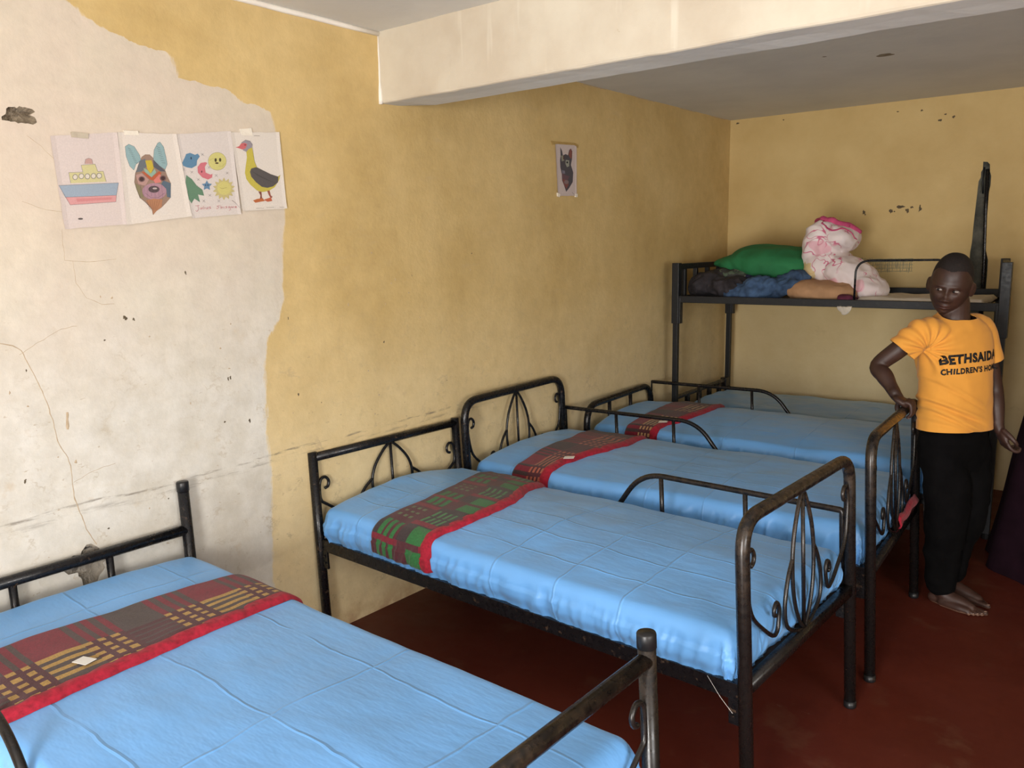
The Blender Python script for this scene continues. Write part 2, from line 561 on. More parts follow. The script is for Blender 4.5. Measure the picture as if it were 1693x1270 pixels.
def blot(bm, c, rx, rz, axis, mat_index, seed, off=0.0015):
    """small flaked spot, a shallow dome on a wall"""
    n = 14
    ring = []
    for i in range(n):
        a = 2 * math.pi * i / n
        f = 1 + 0.9 * nz(math.cos(a) * 1.5 + seed, math.sin(a) * 1.5, seed)
        p = (c[0] + rx * math.cos(a) * f, c[1] + rz * math.sin(a) * f)
        ring.append(bm.verts.new((0.0, *p) if axis == 'x' else (p[0], YF, p[1])))
    cv = bm.verts.new((off, *c) if axis == 'x' else (c[0], YF - off, c[1]))
    for i in range(n):
        f = bm.faces.new((ring[i], ring[(i + 1) % n], cv)); f.material_index = mat_index


def extend(o, fn, mats):
    bm = bmesh.new(); bm.from_mesh(o.data)
    base = len(o.data.materials)
    for m in mats: o.data.materials.append(m)
    fn(bm, base)
    bm.to_mesh(o.data); bm.free()


def left_marks(bm, b):
    ribbon(bm, [(-.40, 1.428), (-.334, 1.426), (-.30, 1.415), (-.277, 1.397), (-.245, 1.31), (-.222, 1.234), (-.205, 1.15), (-.200, 1.089), (-.175, 1.03), (-.167, .999), (-.168, .895), (-.150, .82), (-.135, .76), (-.111, .707)], .0042, 'x', .0006, b, 1)
    ribbon(bm, [(-.285, 1.385), (-.22, 1.42), (-.15, 1.455), (-.10, 1.46)], .0018, 'x', .0005, b, 2)
    ribbon(bm, [(-.115, 1.775), (-.117, 1.675), (-.05, 1.668), (.05, 1.675)], .0018, 'x', .0005, b, 3)
    ribbon(bm, [(-.092, 1.672), (-.088, 1.60), (-.06, 1.55), (-.01, 1.525), (.03, 1.525)], .0018, 'x', .0005, b, 4)
    ribbon(bm, [(-.19, 2.06), (-.15, 2.03), (-.117, 1.995)], .0016, 'x', .0005, b, 5)
    ribbon(bm, [(-.225, 1.86), (-.16, 1.835), (-.10, 1.83)], .0018, 'x', .0005, b, 6)
    ribbon(bm, [(-.165, .94), (-.10, .965), (-.02, .975)], .002, 'x', .0005, b, 9)
    ribbon(bm, [(-.165, 1.12), (-.16, 1.18)], .012, 'x', .0008, b, 12)
    rnd = random.Random(5)
    for i in range(46):
        yy = rnd.uniform(-.35, 1.9); zz = rnd.uniform(.75, 1.7)
        blot(bm, (yy, zz), rnd.uniform(.0015, .004), rnd.uniform(.002, .006), 'x', b + 1 if rnd.random() < .35 else b, i * 1.7)
    for yy, zz in ((.52, 1.03), (.44, 1.21), (.45, 1.213), (.06, 1.475), (.065, 1.47), (.30, 1.62), (-.31, .98), (.76, 1.10), (1.25, 1.27)):
        blot(bm, (yy, zz), .004, .006, 'x', b + 1, yy * 9)
    # chips below the ceiling line beyond the beam
    for yy in (2.4, 2.9, 3.5, 4.1, 4.6):
        ribbon(bm, [(yy, H - .004), (yy + .25, H - .003)], .006, 'x', .001, b, yy)


extend(wall_left, left_marks, [M['crack'], M['chip']])

# far wall with the chase cut for a pipe
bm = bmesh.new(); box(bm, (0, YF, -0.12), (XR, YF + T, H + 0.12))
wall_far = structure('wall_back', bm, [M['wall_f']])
bm = bmesh.new()
pr = [(1.735, 0.75), (1.73, 1.1), (1.722, 1.35), (1.722, 1.60), (1.728, 1.66), (1.731, 1.80), (1.737, 1.95), (1.741, 2.06), (1.752, 2.085), (1.752, 2.12), (1.760, 2.135), (1.760, 2.185),
      (1.785, 2.182), (1.80, 2.165), (1.803, 2.12), (1.812, 2.09), (1.812, 2.03), (1.806, 1.99), (1.806, 1.85), (1.812, 1.62), (1.830, 1.55), (1.832, 1.45), (1.828, 1.2), (1.832, 0.75)]
fr = [bm.verts.new((x, YF - 0.03, z)) for x, z in pr]; bk = [bm.verts.new((x + .004, YF + 0.022, z)) for x, z in pr]
bm.faces.new(fr); bm.faces.new(list(reversed(bk)))
for i in range(len(pr)):
    j = (i + 1) % len(pr); bm.faces.new((fr[i], fr[j], bk[j], bk[i]))
bmesh.ops.recalc_face_normals(bm, faces=bm.faces[:])
cut(wall_far, bm, M['dark_cement'])


def far_marks(bm, b):
    for (x, z, rx, rz) in ((1.031, 1.887, .013, .012), (1.040, 1.872, .006, .005), (1.213, 1.891, .012, .014), (1.235, 1.887, .005, .005), (1.279, 1.917, .022, .010), (1.318, 1.893, .010, .008),
                           (1.322, 1.882, .006, .010), (1.345, 1.910, .010, .006), (1.398, 1.897, .010, .020), (1.490, 2.475, .012, .008), (1.569, 2.487, .010, .009), (1.52, 2.51, .007, .005), (1.37, 2.55, .008, .005), (.06, 2.60, .01, .006), (.42, 2.59, .007, .004), (1.22, 2.56, .007, .004)):
        blot(bm, (x, z), rx, rz, 'y', b, x * 7.3)
    # scraped grille-like patch: rows of short upright scratches
    rnd = random.Random(3)
    for i in range(46):
        x = 1.02 + i * .0077 + rnd.uniform(-.003, .003)
        zt = 1.555 + rnd.uniform(-.03, .012); zb = 1.462 + rnd.uniform(-.006, .035)
        if x < 1.13: zt, zb = 1.56 + rnd.uniform(-.02, .01), 1.51 + rnd.uniform(-.02, .02)
        ribbon(bm, [(x, zb), (x + rnd.uniform(-.004, .004), zt)], rnd.uniform(.003, .007), 'y', .0008, b + 1, i)
    for zz in (1.470, 1.492, 1.515, 1.538, 1.556):
        ribbon(bm, [(1.03 if zz > 1.5 else 1.13, zz), (1.375, zz + .003)], .005, 'y', .0009, b + 1, zz * 10)


M['scrape'] = mat_plain('grey_green_scrape', (0.20, 0.19, 0.12), (0.31, 0.28, 0.17), 40.0)
extend(wall_far, far_marks, [M['chip'], M['scrape']])

bm = bmesh.new(); tube(bm, [(1.812, YF + .008, .8), (1.812, YF + .008, 1.5), (1.796, YF + .006, 1.9), (1.790, YF + .006, 2.135)], .012, 10)
o = from_bm('conduit_pipe', bm, M['black']); tag(o, 'dark pipe running up inside the chased groove in the far wall', 'pipe')
bm = bmesh.new(); tube(bm, [(1.772, YF + .010, 1.98), (1.768, YF + .006, 2.06), (1.770, YF + .008, 2.15)], .005, 8)
o = from_bm('wire_end', bm, M['grey_steel']); tag(o, 'short grey wire end showing at the top of the wall groove', 'wire')

# right and near walls, never in frame, with the openings the daylight comes through
def wall_with_hole(name, axis, pos, a0, a1, h0, h1, b0, b1):
    bm = bmesh.new()
    def bx(p0, p1, z0, z1):
        if axis == 'x': box(bm, (pos, p0, z0), (pos + T, p1, z1))
        else: box(bm, (p0, pos - T, z0), (p1, pos, z1))
    bx(a0, h0, -.12, H + .12); bx(h1, a1, -.12, H + .12); bx(h0, h1, -.12, b0); bx(h0, h1, b1, H + .12)
    return structure(name, bm, [M['wall_f']])


wall_with_hole('wall_right', 'x', XR, YN - T, YF + T, -2.65, -0.55, .85, 2.15)
wall_with_hole('wall_near', 'y', YN, 0.0, XR, 2.10, 3.10, 0.0, 2.05)
bm = bmesh.new(); box(bm, (-T, YN - T, -.12), (XR + T, YF + T, 0.0)); structure('floor', bm, [M['floor']])
bm = bmesh.new(); box(bm, (0, YN, H), (XR, YF, H + .12)); ceiling = structure('ceiling', bm, [M['ceil']])


def ceil_mark(bm, b):
    for (cx, cy, rx, ry, o) in ((1.547, 3.36, .045, .022, .002), (1.30, 3.18, .012, .007, .001)):
        n = 18; ring = []
        for i in range(n):
            a = 2 * math.pi * i / n; f = 1 + .5 * nz(math.cos(a) + cx, math.sin(a), 2)
            ring.append(bm.verts.new((cx + rx * f * math.cos(a), cy + ry * f * math.sin(a) * 1.6, H - .0005)))
        cv = bm.verts.new((cx, cy, H - o))
        for i in range(n):
            f = bm.faces.new((ring[i], cv, ring[(i + 1) % n])); f.material_index = b


M['ceil_stain'] = mat_plain('brown_ceiling_stain', (0.16, 0.12, 0.07), (0.26, 0.21, 0.14), 30.0)
extend(ceiling, ceil_mark, [M['ceil_stain']])

# beam, with slightly uneven plastered arrises
rows = []
for i in range(81):
    x = i * XR / 80
    j = lambda s: 0.0035 * nz(x * 3.1, s) + 0.002 * nz(x * 11, s + 5)
    e = max(0.0, 1 - x / .16) ** 2
    rows.append([(x, YB1 + j(1), H), (x, YB1 + j(2), H - .1), (x, YB1 + j(3) , ZB + .010), (x, YB1 + .004 + j(3), ZB + .003 + j(4)), (x, YB1 + .010 + j(3), ZB + j(4)),
                 (x, (YB1 + YB2) / 2, ZB + j(6) + .002), (x, YB2 - .008, ZB + j(7) + e * .02), (x, YB2 + j(8), ZB + .008 + j(7) + e * .03), (x, YB2, H)])
beam = from_grid('ceiling_beam', rows, M['beam']); beam['kind'] = 'structure'
beam.data.materials.append(M['ceil'])
for p in beam.data.polygons:
    p.use_smooth = False
    if p.center.z < ZB + .012 and p.center.y > YB1 + .012: p.material_index = 1     # underside got the grey ceiling wash
# pale plaster lines where beam and ceiling meet the left wall
bm = bmesh.new()
tube(bm, [(.0, YN, H - .006)] + [(.002 + .002 * nz(yy, 3), yy, H - .008 + .004 * nz(yy * 4, 1)) for yy in [YN + .1 * i for i in range(1, 44)]] + [(.0, YB1, H - .008)], .011, 8)
o = structure('trim_1', bm, [M['white_plaster']], True)
bm = bmesh.new()
tube(bm, [(.0, YB1 - .002, H - .01)] + [(.004 * nz(zz * 9, 2), YB1 - .003, zz) for zz in (2.55, 2.50, 2.45, 2.42, 2.38, 2.35)] + [(.001, YB1 - .003, ZB - .004)], [.003, .004, .004, .005, .005, .009, .010, .010], 8)
structure('trim_2', bm, [M['white_plaster']], True)

# ------------------------------------------------------------------ beds
LEN = 1.95
BEDS = {  # head-near foot on the floor, turn, width, shear (they all lean a little on the wall), rail height
    1: dict(x=.0636, y=-.7199, th=-.0095, W=.9199, k=.0485, zr=.455),
    2: dict(x=.0494, y=.8050, th=-.0266, W=.8719, k=.0503, zr=.461),
    3: dict(x=.0796, y=1.7411, th=.0598, W=.9220, k=.0460, zr=.455),
    4: dict(x=.0687, y=2.8340, th=.0811, W=.9160, k=.0436, zr=.455),
}


def bed_pt(i, a, w, z):
    b = BEDS[i]
    a = a - b['k'] * z
    return Vector((b['x'] + math.cos(b['th']) * a - math.sin(b['th']) * w, b['y'] + math.sin(b['th']) * a + math.cos(b['th']) * w, z))


def spiral(c, r0, r1, a0, a1, n=14):
    return [(c[0] + (r0 + (r1 - r0) * i / n) * math.cos(a0 + (a1 - a0) * i / n), c[1] + (r0 + (r1 - r0) * i / n) * math.sin(a0 + (a1 - a0) * i / n)) for i in range(n + 1)]


def scroll_lines(W, zt, zb, post_top, wide=1.0):
    """wrought scrollwork between arch (zt) and cross rail (zb): list of (w, z) lines"""
    c = W / 2
    hgt = zt - zb
    Z = lambda t: zb + hgt * t
    out = [[(c, zt), (c, zb)]]
    for s in (-1, 1):
        X = lambda d: c + s * d * wide
        leaf = [(X(.004), Z(1)), (X(.035), Z(.90)), (X(.072), Z(.72)), (X(.088), Z(.52)), (X(.080), Z(.30)), (X(.048), Z(.12)), (X(.008), Z(.01))]
        out.append([tuple(p) for p in catmull([(*p, 0) for p in leaf], sub=6)])
        bow = [(X(.086), Z(.56)), (X(.125), Z(.44)), (X(.150), Z(.27)), (X(.138), Z(.13)), (X(.085), Z(.05)), (X(.012), Z(.0))]
        out.append([tuple(p) for p in catmull([(*p, 0) for p in bow], sub=6)])
        # S scroll: curl by the post, down the post, diagonal, curl by the bow
        X = lambda d: c + s * d
        e = W / 2 - .020
        top = Z(post_top)
        cur = [(X(e - .030), top - .030), (X(e - .046), top - .024), (X(e - .052), top - .002), (X(e - .036), top + .018), (X(e - .012), top + .012), (X(e - .002), top - .02),
               (X(e - .004), top - .075), (X(e - .030), Z(.40)), (X(e - .110), Z(.24)), (X(e - .175), Z(.145)), (X(e - .205), Z(.15)), (X(e - .218), Z(.22)), (X(e - .220), Z(.30)),
               (X(e - .206), Z(.345)), (X(e - .188), Z(.32)), (X(e - .186), Z(.275)), (X(e - .198), Z(.265))]
        out.append([tuple(p) for p in catmull([(*p, 0) for p in cur], sub=5)])
    return out


def frame_end(i, root, name, a, kind, z_top, mat, cap_mat=None, balusters=(), scroll=None, wide=1.0, arch_r=.10, ka=None, kw=0.0, rail_z=None, da=0.0, dw=0.0):
    """head or foot end standing at length a: 'arch' bends one tube over, 'post' has two posts and a rail"""
    b = BEDS[i]; W = b['W']; k = b['k']
    k = k if ka is None else ka
    S = lambda w, z: (a + da - k * z, w + dw - kw * z, z)
    RT = .0205
    bm = bmesh.new()
    if kind == 'arch':
        path = fillet([S(0, 0), S(0, z_top), S(W, z_top), S(W, 0)], arch_r, 9)
        tube(bm, path, RT, 14)
    else:
        rz = rail_z
        for w in (0, W): tube(bm, [S(w, 0), S(w, z_top)], RT, 14)
        tube(bm, [S(0, rz), S(W, rz)], RT * .93, 14)
    # cross rail under the mattress
    zr = b['zr']
    box(bm, (-.014, .0, -.024), (.014, W, .012), 0, lambda c: (a + da + c[0] - k * (zr + c[2]), c[1] + dw - kw * zr, zr + c[2]))
    end = from_bm(name, bm, mat, root)
    for w in balusters:
        bm = bmesh.new()
        zt = (rail_z or z_top) - .01
        tube(bm, [S(w, zr), S(w, zt)], .0125, 10)
        from_bm('baluster', bm, mat, end)
    if scroll:
        zt = (rail_z or z_top) - .014
        bm = bmesh.new()
        for ln in scroll_lines(W, zt, zr + .01, scroll, wide):
            tube(bm, [S(p[0], p[1]) for p in ln], .0068, 8)
        from_bm('scrollwork', bm, mat, end)
    if cap_mat:
        for w in (0, W):
            bm = bmesh.new()
            tube(bm, [S(w, z_top - .024), S(w, z_top - .0235), S(w, z_top + .008), S(w, z_top + .012)], [.0208, .0224, .0224, .0205], 16)
            from_bm('post_cap', bm, cap_mat, end)
    for w in (0, W):
        bm = bmesh.new()
        tube(bm, [S(w, 0.0), S(w, .003), S(w, .026)], [.0205, .0222, .0222], 14)
        from_bm('foot_cap', bm, M['cap'], end)
    return end


def guard_rail(i, root, w, a_end, a_bend, z, bars, from_foot, mat):
    """low rail: square corner by the bed end, long bend at the other"""
    b = BEDS[i]; k = b['k']; zr = b['zr']
    S = lambda a, zz: (a - k * zz, w, zz)
    bm = bmesh.new()
    d = 1 if a_bend > a_end else -1
    path = [S(a_end, zr), S(a_end, z), S(a_bend - d * .16, z), S(a_bend + d * .045, zr)]
    tube(bm, fillet(path, [.012, .11], 9), .0115, 12)
    for a in bars: tube(bm, [S(a, zr), S(a, z)], .0095, 10)
    return from_bm('guard_rail', bm, mat, root)


def make_bed(i, label, head, foot, guard):
    b = BEDS[i]; W = b['W']; k = b['k']; zr = b['zr']
    root = thing('metal_bed', label, 'bed', (b['x'], b['y'], 0), b['th'], 'black metal single beds along the wall')
    frame_end(i, root, 'headboard', 0.0, **head)
    frame_end(i, root, 'footboard', LEN, **foot)
    for w, s in ((0, 1), (W, -1)):   # angle-iron side rails
        bm = bmesh.new()
        fn = lambda c: (c[0] - k * c[2], c[1], c[2])
        w0, w1 = (w - .004, w + .002) if s > 0 else (w - .002, w + .004)
        box(bm, (.018, w0 , zr - .050), (LEN - .018, w1, zr), .001, fn)
        q0, q1 = (w, w + .032) if s > 0 else (w - .032, w)
        box(bm, (.018, q0, zr - .006), (LEN - .018, q1, zr - .001), .001, fn)
        sr = from_bm('side_rail', bm, M['black'], root, False)
        for a in (.034, LEN - .034):
            bm = bmesh.new()
            box(bm, (a - .016, w0 - .002, zr - .125), (a + .016, w1 + .002, zr - .045), .001, fn)
            for zz in (zr - .07, zr - .10): tube(bm, [(a - k * zz, w0 - .007, zz), (a - k * zz, w1 + .007, zz)], .006, 8)
            from_bm('bracket', bm, M['black'], sr, False)
    bm = bmesh.new()
    fn = lambda c: (c[0] - k * c[2], c[1], c[2])
    for n in range(11):
        a = .10 + n * .175
        box(bm, (a, .012, zr - .022), (a + .10, W - .012, zr - .008), .001, fn)
    from_bm('slats', bm, M['ply'], root, False)
    if guard: guard_rail(i, root, **guard)
    return root


make_bed(1, 'black metal bed under the row of drawings, straight rails between capped posts',
         dict(kind='post', z_top=.850, rail_z=.680, mat=M['black'], cap_mat=M['cap'], balusters=(.03 + .0, .325, .630)),
         dict(kind='post', z_top=.842, rail_z=.790, mat=M['black_worn'], cap_mat=M['cap'], scroll=.72),
         dict(w=0.0, a_end=.04, a_bend=1.02, z=.690, bars=(.37, .72), from_foot=False, mat=M['black_worn']))
make_bed(2, 'black metal bed with square scrollwork headboard, carrying the green plaid blanket',
         dict(kind='post', z_top=.842, rail_z=.818, mat=M['black'], cap_mat=None, scroll=.70, wide=1.40),
         dict(kind='arch', z_top=.940, mat=M['black_worn'], scroll=.78),
         dict(w=BEDS[2]['W'], a_end=1.925, a_bend=.93, z=.740, bars=(1.185, 1.555), from_foot=True, mat=M['black_worn']))
make_bed(3, 'black metal bed with arched scrollwork at both ends, the boy rests a hand on it',
         dict(kind='arch', z_top=.925, mat=M['black'], scroll=.78, wide=1.22, arch_r=.11, ka=.002, kw=.055),
         dict(kind='arch', z_top=.958, mat=M['black_worn'], scroll=.78),
         dict(w=BEDS[3]['W'], a_end=.028, a_bend=1.03, z=.735, bars=(.374, .73), from_foot=False, mat=M['black']))
make_bed(4, 'black metal bed with low arched headboard of plain bars, beside the bunk bed',
         dict(kind='arch', z_top=.732, mat=M['black'], balusters=(.30, .60), arch_r=.13, ka=.0, kw=.054, da=.032, dw=-.038),
         dict(kind='arch', z_top=.732, mat=M['black'], balusters=(.30, .60), arch_r=.13),
         dict(w=BEDS[4]['W'], a_end=.030, a_bend=1.05, z=.737, bars=(.385, .75), from_foot=False, mat=M['black']))

# ------------------------------------------------------------------ sheets and blankets
CROWN = {1: (.020, .010, .600), 2: (.050, .020, .596), 3: (.045, .020, .605), 4: (.045, .020, .605), 5: (.03, .02, .555)}


def crown(i, a, w, W):
    c0, c1, z = CROWN[i]
    t = min(max(a / 1.9, 0), 1); u = min(max(w / W, 0), 1)
    return z + (c0 + (c1 - c0) * t) * (1 - (2 * u - 1) ** 2)


def roll(d, R):
    """distance along the sheet past the flat top -> (outwards, down)"""
    if d <= 0: return 0.0, 0.0
    if d < R * math.pi / 2: return R * math.sin(d / R), R * (1 - math.cos(d / R))
    return R, R + d - R * math.pi / 2


class Sheet:
    def __init__(s, i, W, a0, a1, w0, w1, zlow, R=.045, seed=0, k=0.0, puff=.006):
        s.i, s.W, s.a0, s.a1, s.w0, s.w1, s.zlow, s.R, s.seed, s.k, s.puff = i, W, a0, a1, w0, w1, zlow, R, seed, k, puff

    def pt(s, A, T, off=0.0):
        """A, T: arc positions along and across; returns bed-local point"""
        R = s.R
        fa0, fa1, fw0, fw1 = s.a0 + R, s.a1 - R, s.w0 + R, s.w1 - R
        ea = (A - fa1) if A > fa1 else ((A - fa0) if A < fa0 else 0.0)
        ew = (T - fw1) if T > fw1 else ((T - fw0) if T < fw0 else 0.0)
        a = min(max(A, fa0), fa1); w = min(max(T, fw0), fw1)
        d = math.hypot(ea, ew)
        zt = crown(s.i, a, w, s.W)
        q = lambda x, y, z, sc: nz(x + s.seed * 3.7, y, z, sc)
        z = zt + s.puff * q(a, w, 0, 3.2) + s.puff * .45 * q(a, w, 3, 9.0)
        out, dn = roll(d, R)
        drop = z - s.zlow
        dn = min(dn, drop)
        if d > 1e-6:
            ua, uw = ea / d, ew / d
            m = sstep(.010, .07, dn)
            per = (a * 1.0 if abs(ew) > abs(ea) else w) + .5 * math.atan2(ew, ea)
            wr = .009 * q(per * 13, dn * 2.5, 1, 1.0) + .005 * q(per * 33, dn * 4, 7, 1.0)
            rid = 1 - min(1.0, 2.6 * abs(q(per * 9 + dn * 3, dn * 3, 4, 1.0)))
            wr += .011 * rid * rid * sstep(.02, .09, dn) * (1.35 if s.i in (3, 4) else .9) * (.6 + q(per * 3, 8, 1, 1.0))
            rid2 = 1 - min(1.0, 2.4 * abs(q(per * 22 + dn * 5, dn * 5, 9, 1.0)))
            wr += .0065 * rid2 * rid2 * sstep(.015, .06, dn)
            if s.i == 2 and ew < 0 and abs(ew) > abs(ea): wr += .007 * sstep(.060, .066, dn + .010 * q(a * 2.2, 1, 1, 1.0)) - .003
            wr += .012 * max(0.0, q(per * 4, 5, 2, 1.0)) * math.sin(min(1, dn / .12) * math.pi)
            out = out + m * wr
            # gathers where the sheet is tucked
            out -= .018 * sstep(drop - .05, drop, dn)
            a += ua * (out + off * sstep(0, R, d)); w += uw * (out + off * sstep(0, R, d))
            zz = z - dn + off * (1 - sstep(0, R, d))
        else:
            zz = z + off
        return Vector((a - s.k * zz, w, zz))

    def mesh(s, name, mat, loc, rz, label, group, na=300, nw=150):
        dm = s.R * .6 + (CROWN[s.i][2] + .0 - s.zlow) + .02
        As = [s.a0 + s.R - dm + (s.a1 - s.a0 - 2 * s.R + 2 * dm) * i / na for i in range(na + 1)]
        Ts = [s.w0 + s.R - dm + (s.w1 - s.w0 - 2 * s.R + 2 * dm) * j / nw for j in range(nw + 1)]
        o = from_grid(name, [[s.pt(A, T) for T in Ts] for A in As], mat)
        o.location = loc; o.rotation_euler = (0, 0, rz)
        bm = bmesh.new(); bm.from_mesh(o.data)
        bmesh.ops.remove_doubles(bm, verts=bm.verts[:], dist=.0008)
        bmesh.ops.recalc_face_normals(bm, faces=bm.faces[:])
        bm.to_mesh(o.data); bm.free()
        return tag(o, label, 'bed sheet', group)


BLUE = (0.150, 0.405, 0.83)
SG = 'blue satin sheets on the beds'
SH = {}
SPECS = {
    1: ((.148, .437, .745), (.235, .66, 1.185, 1.62), 'blue satin sheet on the nearest bed, crossed by long fold creases'),
    2: ((.150, .295, .437, .60, .75), (.24, .98, 1.25, 1.505), 'blue satin sheet on the bed with the green plaid blanket'),
    3: ((.30, .45, .60, .75), (.24, .98, 1.25), 'blue satin sheet on the bed the boy holds'),
    4: ((.23, .45, .68), (.24, .85, 1.25), 'blue satin sheet on the bed beside the bunk bed'),
}
for i, (lw, ca, lab) in SPECS.items():
    b = BEDS[i]
    SH[i] = Sheet(i, b['W'], (.028, .028, .036, .048)[i - 1], LEN - .022, .004 if i != 2 else -.004, b['W'] - .004, b['zr'] - .004, .048, i, b['k'], .006 if i == 1 else .009)
    SH[i].mesh('bed_sheet', mat_satin('blue_satin_%d' % i, BLUE, lw, ca), (b['x'], b['y'], 0), b['th'], lab, SG)


def blanket(i, e0, e1, T0, T1, pattern, label, tag_at=None, tag_rot=.25, seed=0, fold=.013):
    """folded blanket laid across the bed: head edge e0(T), foot edge e1(T), from T0 to T1 along the sheet's section"""
    b = BEDS[i]; sh = SH[i]
    nT, nA = 260, 76
    rows, cols = [], []
    for j in range(nT + 1):
        T = T0 + (T1 - T0) * j / nT
        a0, a1 = interp(e0, T), interp(e1, T)
        a0 += .006 * nz(T * 6, seed); a1 += .008 * nz(T * 7, seed + 4)
        row = [];
        for n in range(nA + 1):
            v = n / nA
            edge = min(v, 1 - v) * (a1 - a0)
            end = min(j, nT - j) / nT * (T1 - T0)
            th = fold * min(1.0, math.sqrt(max(0, min(edge, end)) / .012)) + .0035
            th += .003 * nz(T * 14, v * 4, seed) * min(1, edge / .02)
            row.append((sh.pt(a0 + (a1 - a0) * v, T, th), T - T0, v))
        rows.append(row)
    bm = bmesh.new()
    col = bm.loops.layers.float_color.new('pigment')
    vs = [[bm.verts.new(p[0]) for p in r] for r in rows]
    low = [[None] * (nA + 1) for _ in rows]
    for j in range(nT):
        for n in range(nA):
            f = bm.faces.new((vs[j][n], vs[j][n + 1], vs[j + 1][n + 1], vs[j + 1][n]))
            _, t, v = rows[j][n]
            c = pattern(t + .5 * (T1 - T0) / nT, v + .5 / nA)
            for l in f.loops: l[col] = (*c, 1)
    # hem all round down to the sheet
    rim = [(j, 0) for j in range(nT + 1)] + [(nT, n) for n in range(1, nA + 1)] + [(j, nA) for j in range(nT - 1, -1, -1)] + [(0, n) for n in range(nA - 1, 0, -1)]
    lowv = []
    for j, n in rim:
        T = T0 + (T1 - T0) * j / nT
        a0, a1 = interp(e0, T) + .006 * nz(T * 6, seed), interp(e1, T) + .008 * nz(T * 7, seed + 4)
        lowv.append(bm.verts.new(sh.pt(a0 + (a1 - a0) * n / nA, T, .0005)))
    for q in range(len(rim)):
        j, n = rim[q]; j2, n2 = rim[(q + 1) % len(rim)]
        f = bm.faces.new((vs[j][n], vs[j2][n2], lowv[(q + 1) % len(rim)], lowv[q]))
        c = pattern(rows[min(j, nT - 1)][0][1], min(n / nA, .95))
        for l in f.loops: l[col] = (*c, 1)
    o = from_bm('folded_blanket', bm, M['blanket'])
    o.location = (b['x'], b['y'], 0); o.rotation_euler = (0, 0, b['th'])
    tag(o, label, 'blanket', 'plaid blankets folded across the beds')
    # red crimped edging along the foot side
    rows2 = []
    for j in range(nT + 1):
        T = T0 + (T1 - T0) * j / nT
        a1 = interp(e1, T) + .008 * nz(T * 7, seed + 4)
        r = []
        for n in range(9):
            t = n / 8
            h = math.sin(t * math.pi) ** .5 * (.019 + .005 * nz(T * 30, t * 3, seed)) + .001
            r.append(sh.pt(a1 - .040 + .058 * t + .004 * nz(T * 22, t, seed), T, h))
        rows2.append(r)
    tr = from_grid('edging', rows2, M['trim'], o)
    tr['label'] = 'crimped red edging'
    if tag_at:
        a, T = tag_at
        bm = bmesh.new()
        g = []
        for s_, t_ in ((-.026, -.017), (.026, -.017), (.026, .017), (-.026, .017)):
            da = s_ * math.cos(tag_rot) - t_ * math.sin(tag_rot); dT = s_ * math.sin(tag_rot) + t_ * math.cos(tag_rot)
            g.append((a + da, T + dT))
        topv = [bm.verts.new(sh.pt(p[0], p[1], fold + .010 + (.004 if q in (1, 2) else 0))) for q, p in enumerate(g)]
        botv = [bm.verts.new(sh.pt(p[0], p[1], fold + .0085 + (.004 if q in (1, 2) else 0))) for q, p in enumerate(g)]
        bm.faces.new(topv); bm.faces.new(list(reversed(botv)))
        for q in range(4): bm.faces.new((topv[q], botv[q], botv[(q + 1) % 4], topv[(q + 1) % 4]))
        tg = from_bm('care_tag', bm, M['tag'], o, False); tg['label'] = 'white care tag'
    return o


MAROON, DMAROON, GREY, GOLD, GREEN, ORANGE = s2l((112, 20, 40)), s2l((74, 28, 38)), s2l((70, 57, 56)), s2l((168, 134, 68)), s2l((36, 102, 50)), s2l((160, 88, 68))


def plaid(gold, period=.50, phase=0.0, band=(.48, .93), base_dark=DMAROON, GREY=GREY):
    """head-side row: maroon and grey blocks with stripes between; foot-side row: gold stripes, gold dots, plain"""
    def f(t, v):
        u = ((t + phase) % period) / period
        stripe = lambda x, n, duty: (x * n) % 1.0 < duty
        if v < .015: return gold if (u % .25) < .12 and u > .5 else MAROON
        if v < band[0]:
            if u < .26: return MAROON
            if u < .50: return GREY if stripe((u - .26) / .24, 3, .45) else MAROON
            if u < .76: return GREY
            return MAROON if stripe((u - .76) / .24, 3, .55) else GREY
        y = (v - band[0]) / (band[1] - band[0])
        if y > 1: return GREY
        if u < .26: return gold if stripe(y, 4, .5) else GREY
        if u < .50 or u >= .76:
            x = (u - .26) / .24 if u < .50 else (u - .76) / .24
            return gold if stripe(y + .02, 4, .5) and stripe(x, 3, .55) else base_dark
        return base_dark if not stripe(y, 5, .3) else GREY
    return f


def green_plaid(t, v):
    GREY = s2l((52, 40, 43))
    period = .335
    u = ((t + .005) % period) / period
    st = lambda x, n, d: (x * n) % 1.0 < d
    if u < .52:                      # green column: striped cell at the head side, solid cells at the foot side
        x = u / .52
        if abs(x - .5) < .06: return MAROON if v < .5 or v > .9 else DMAROON
        if .12 < v < .47: return GREEN if st((v - .12) / .35, 3, .62) and (.06 < x < .94) else DMAROON
        if .66 < v < .93: return GREEN if .05 < x < .95 else GREY
        return GREY if x > .5 else DMAROON
    x = (u - .52) / .48
    if .18 < x < .82:
        y = (x - .18) / .64
        if .12 < v < .42: return s2l((84, 96, 66)) if st((v - .12) / .30, 3, .5) and st(y, 3, .45) else DMAROON
        if .54 < v < .90: return s2l((62, 112, 66)) if st((v - .54) / .36, 4, .45) and not .44 < y < .52 else GREY
        return DMAROON
    if v < .48: return MAROON if x > .5 else DMAROON
    return GREY if x > .5 else MAROON


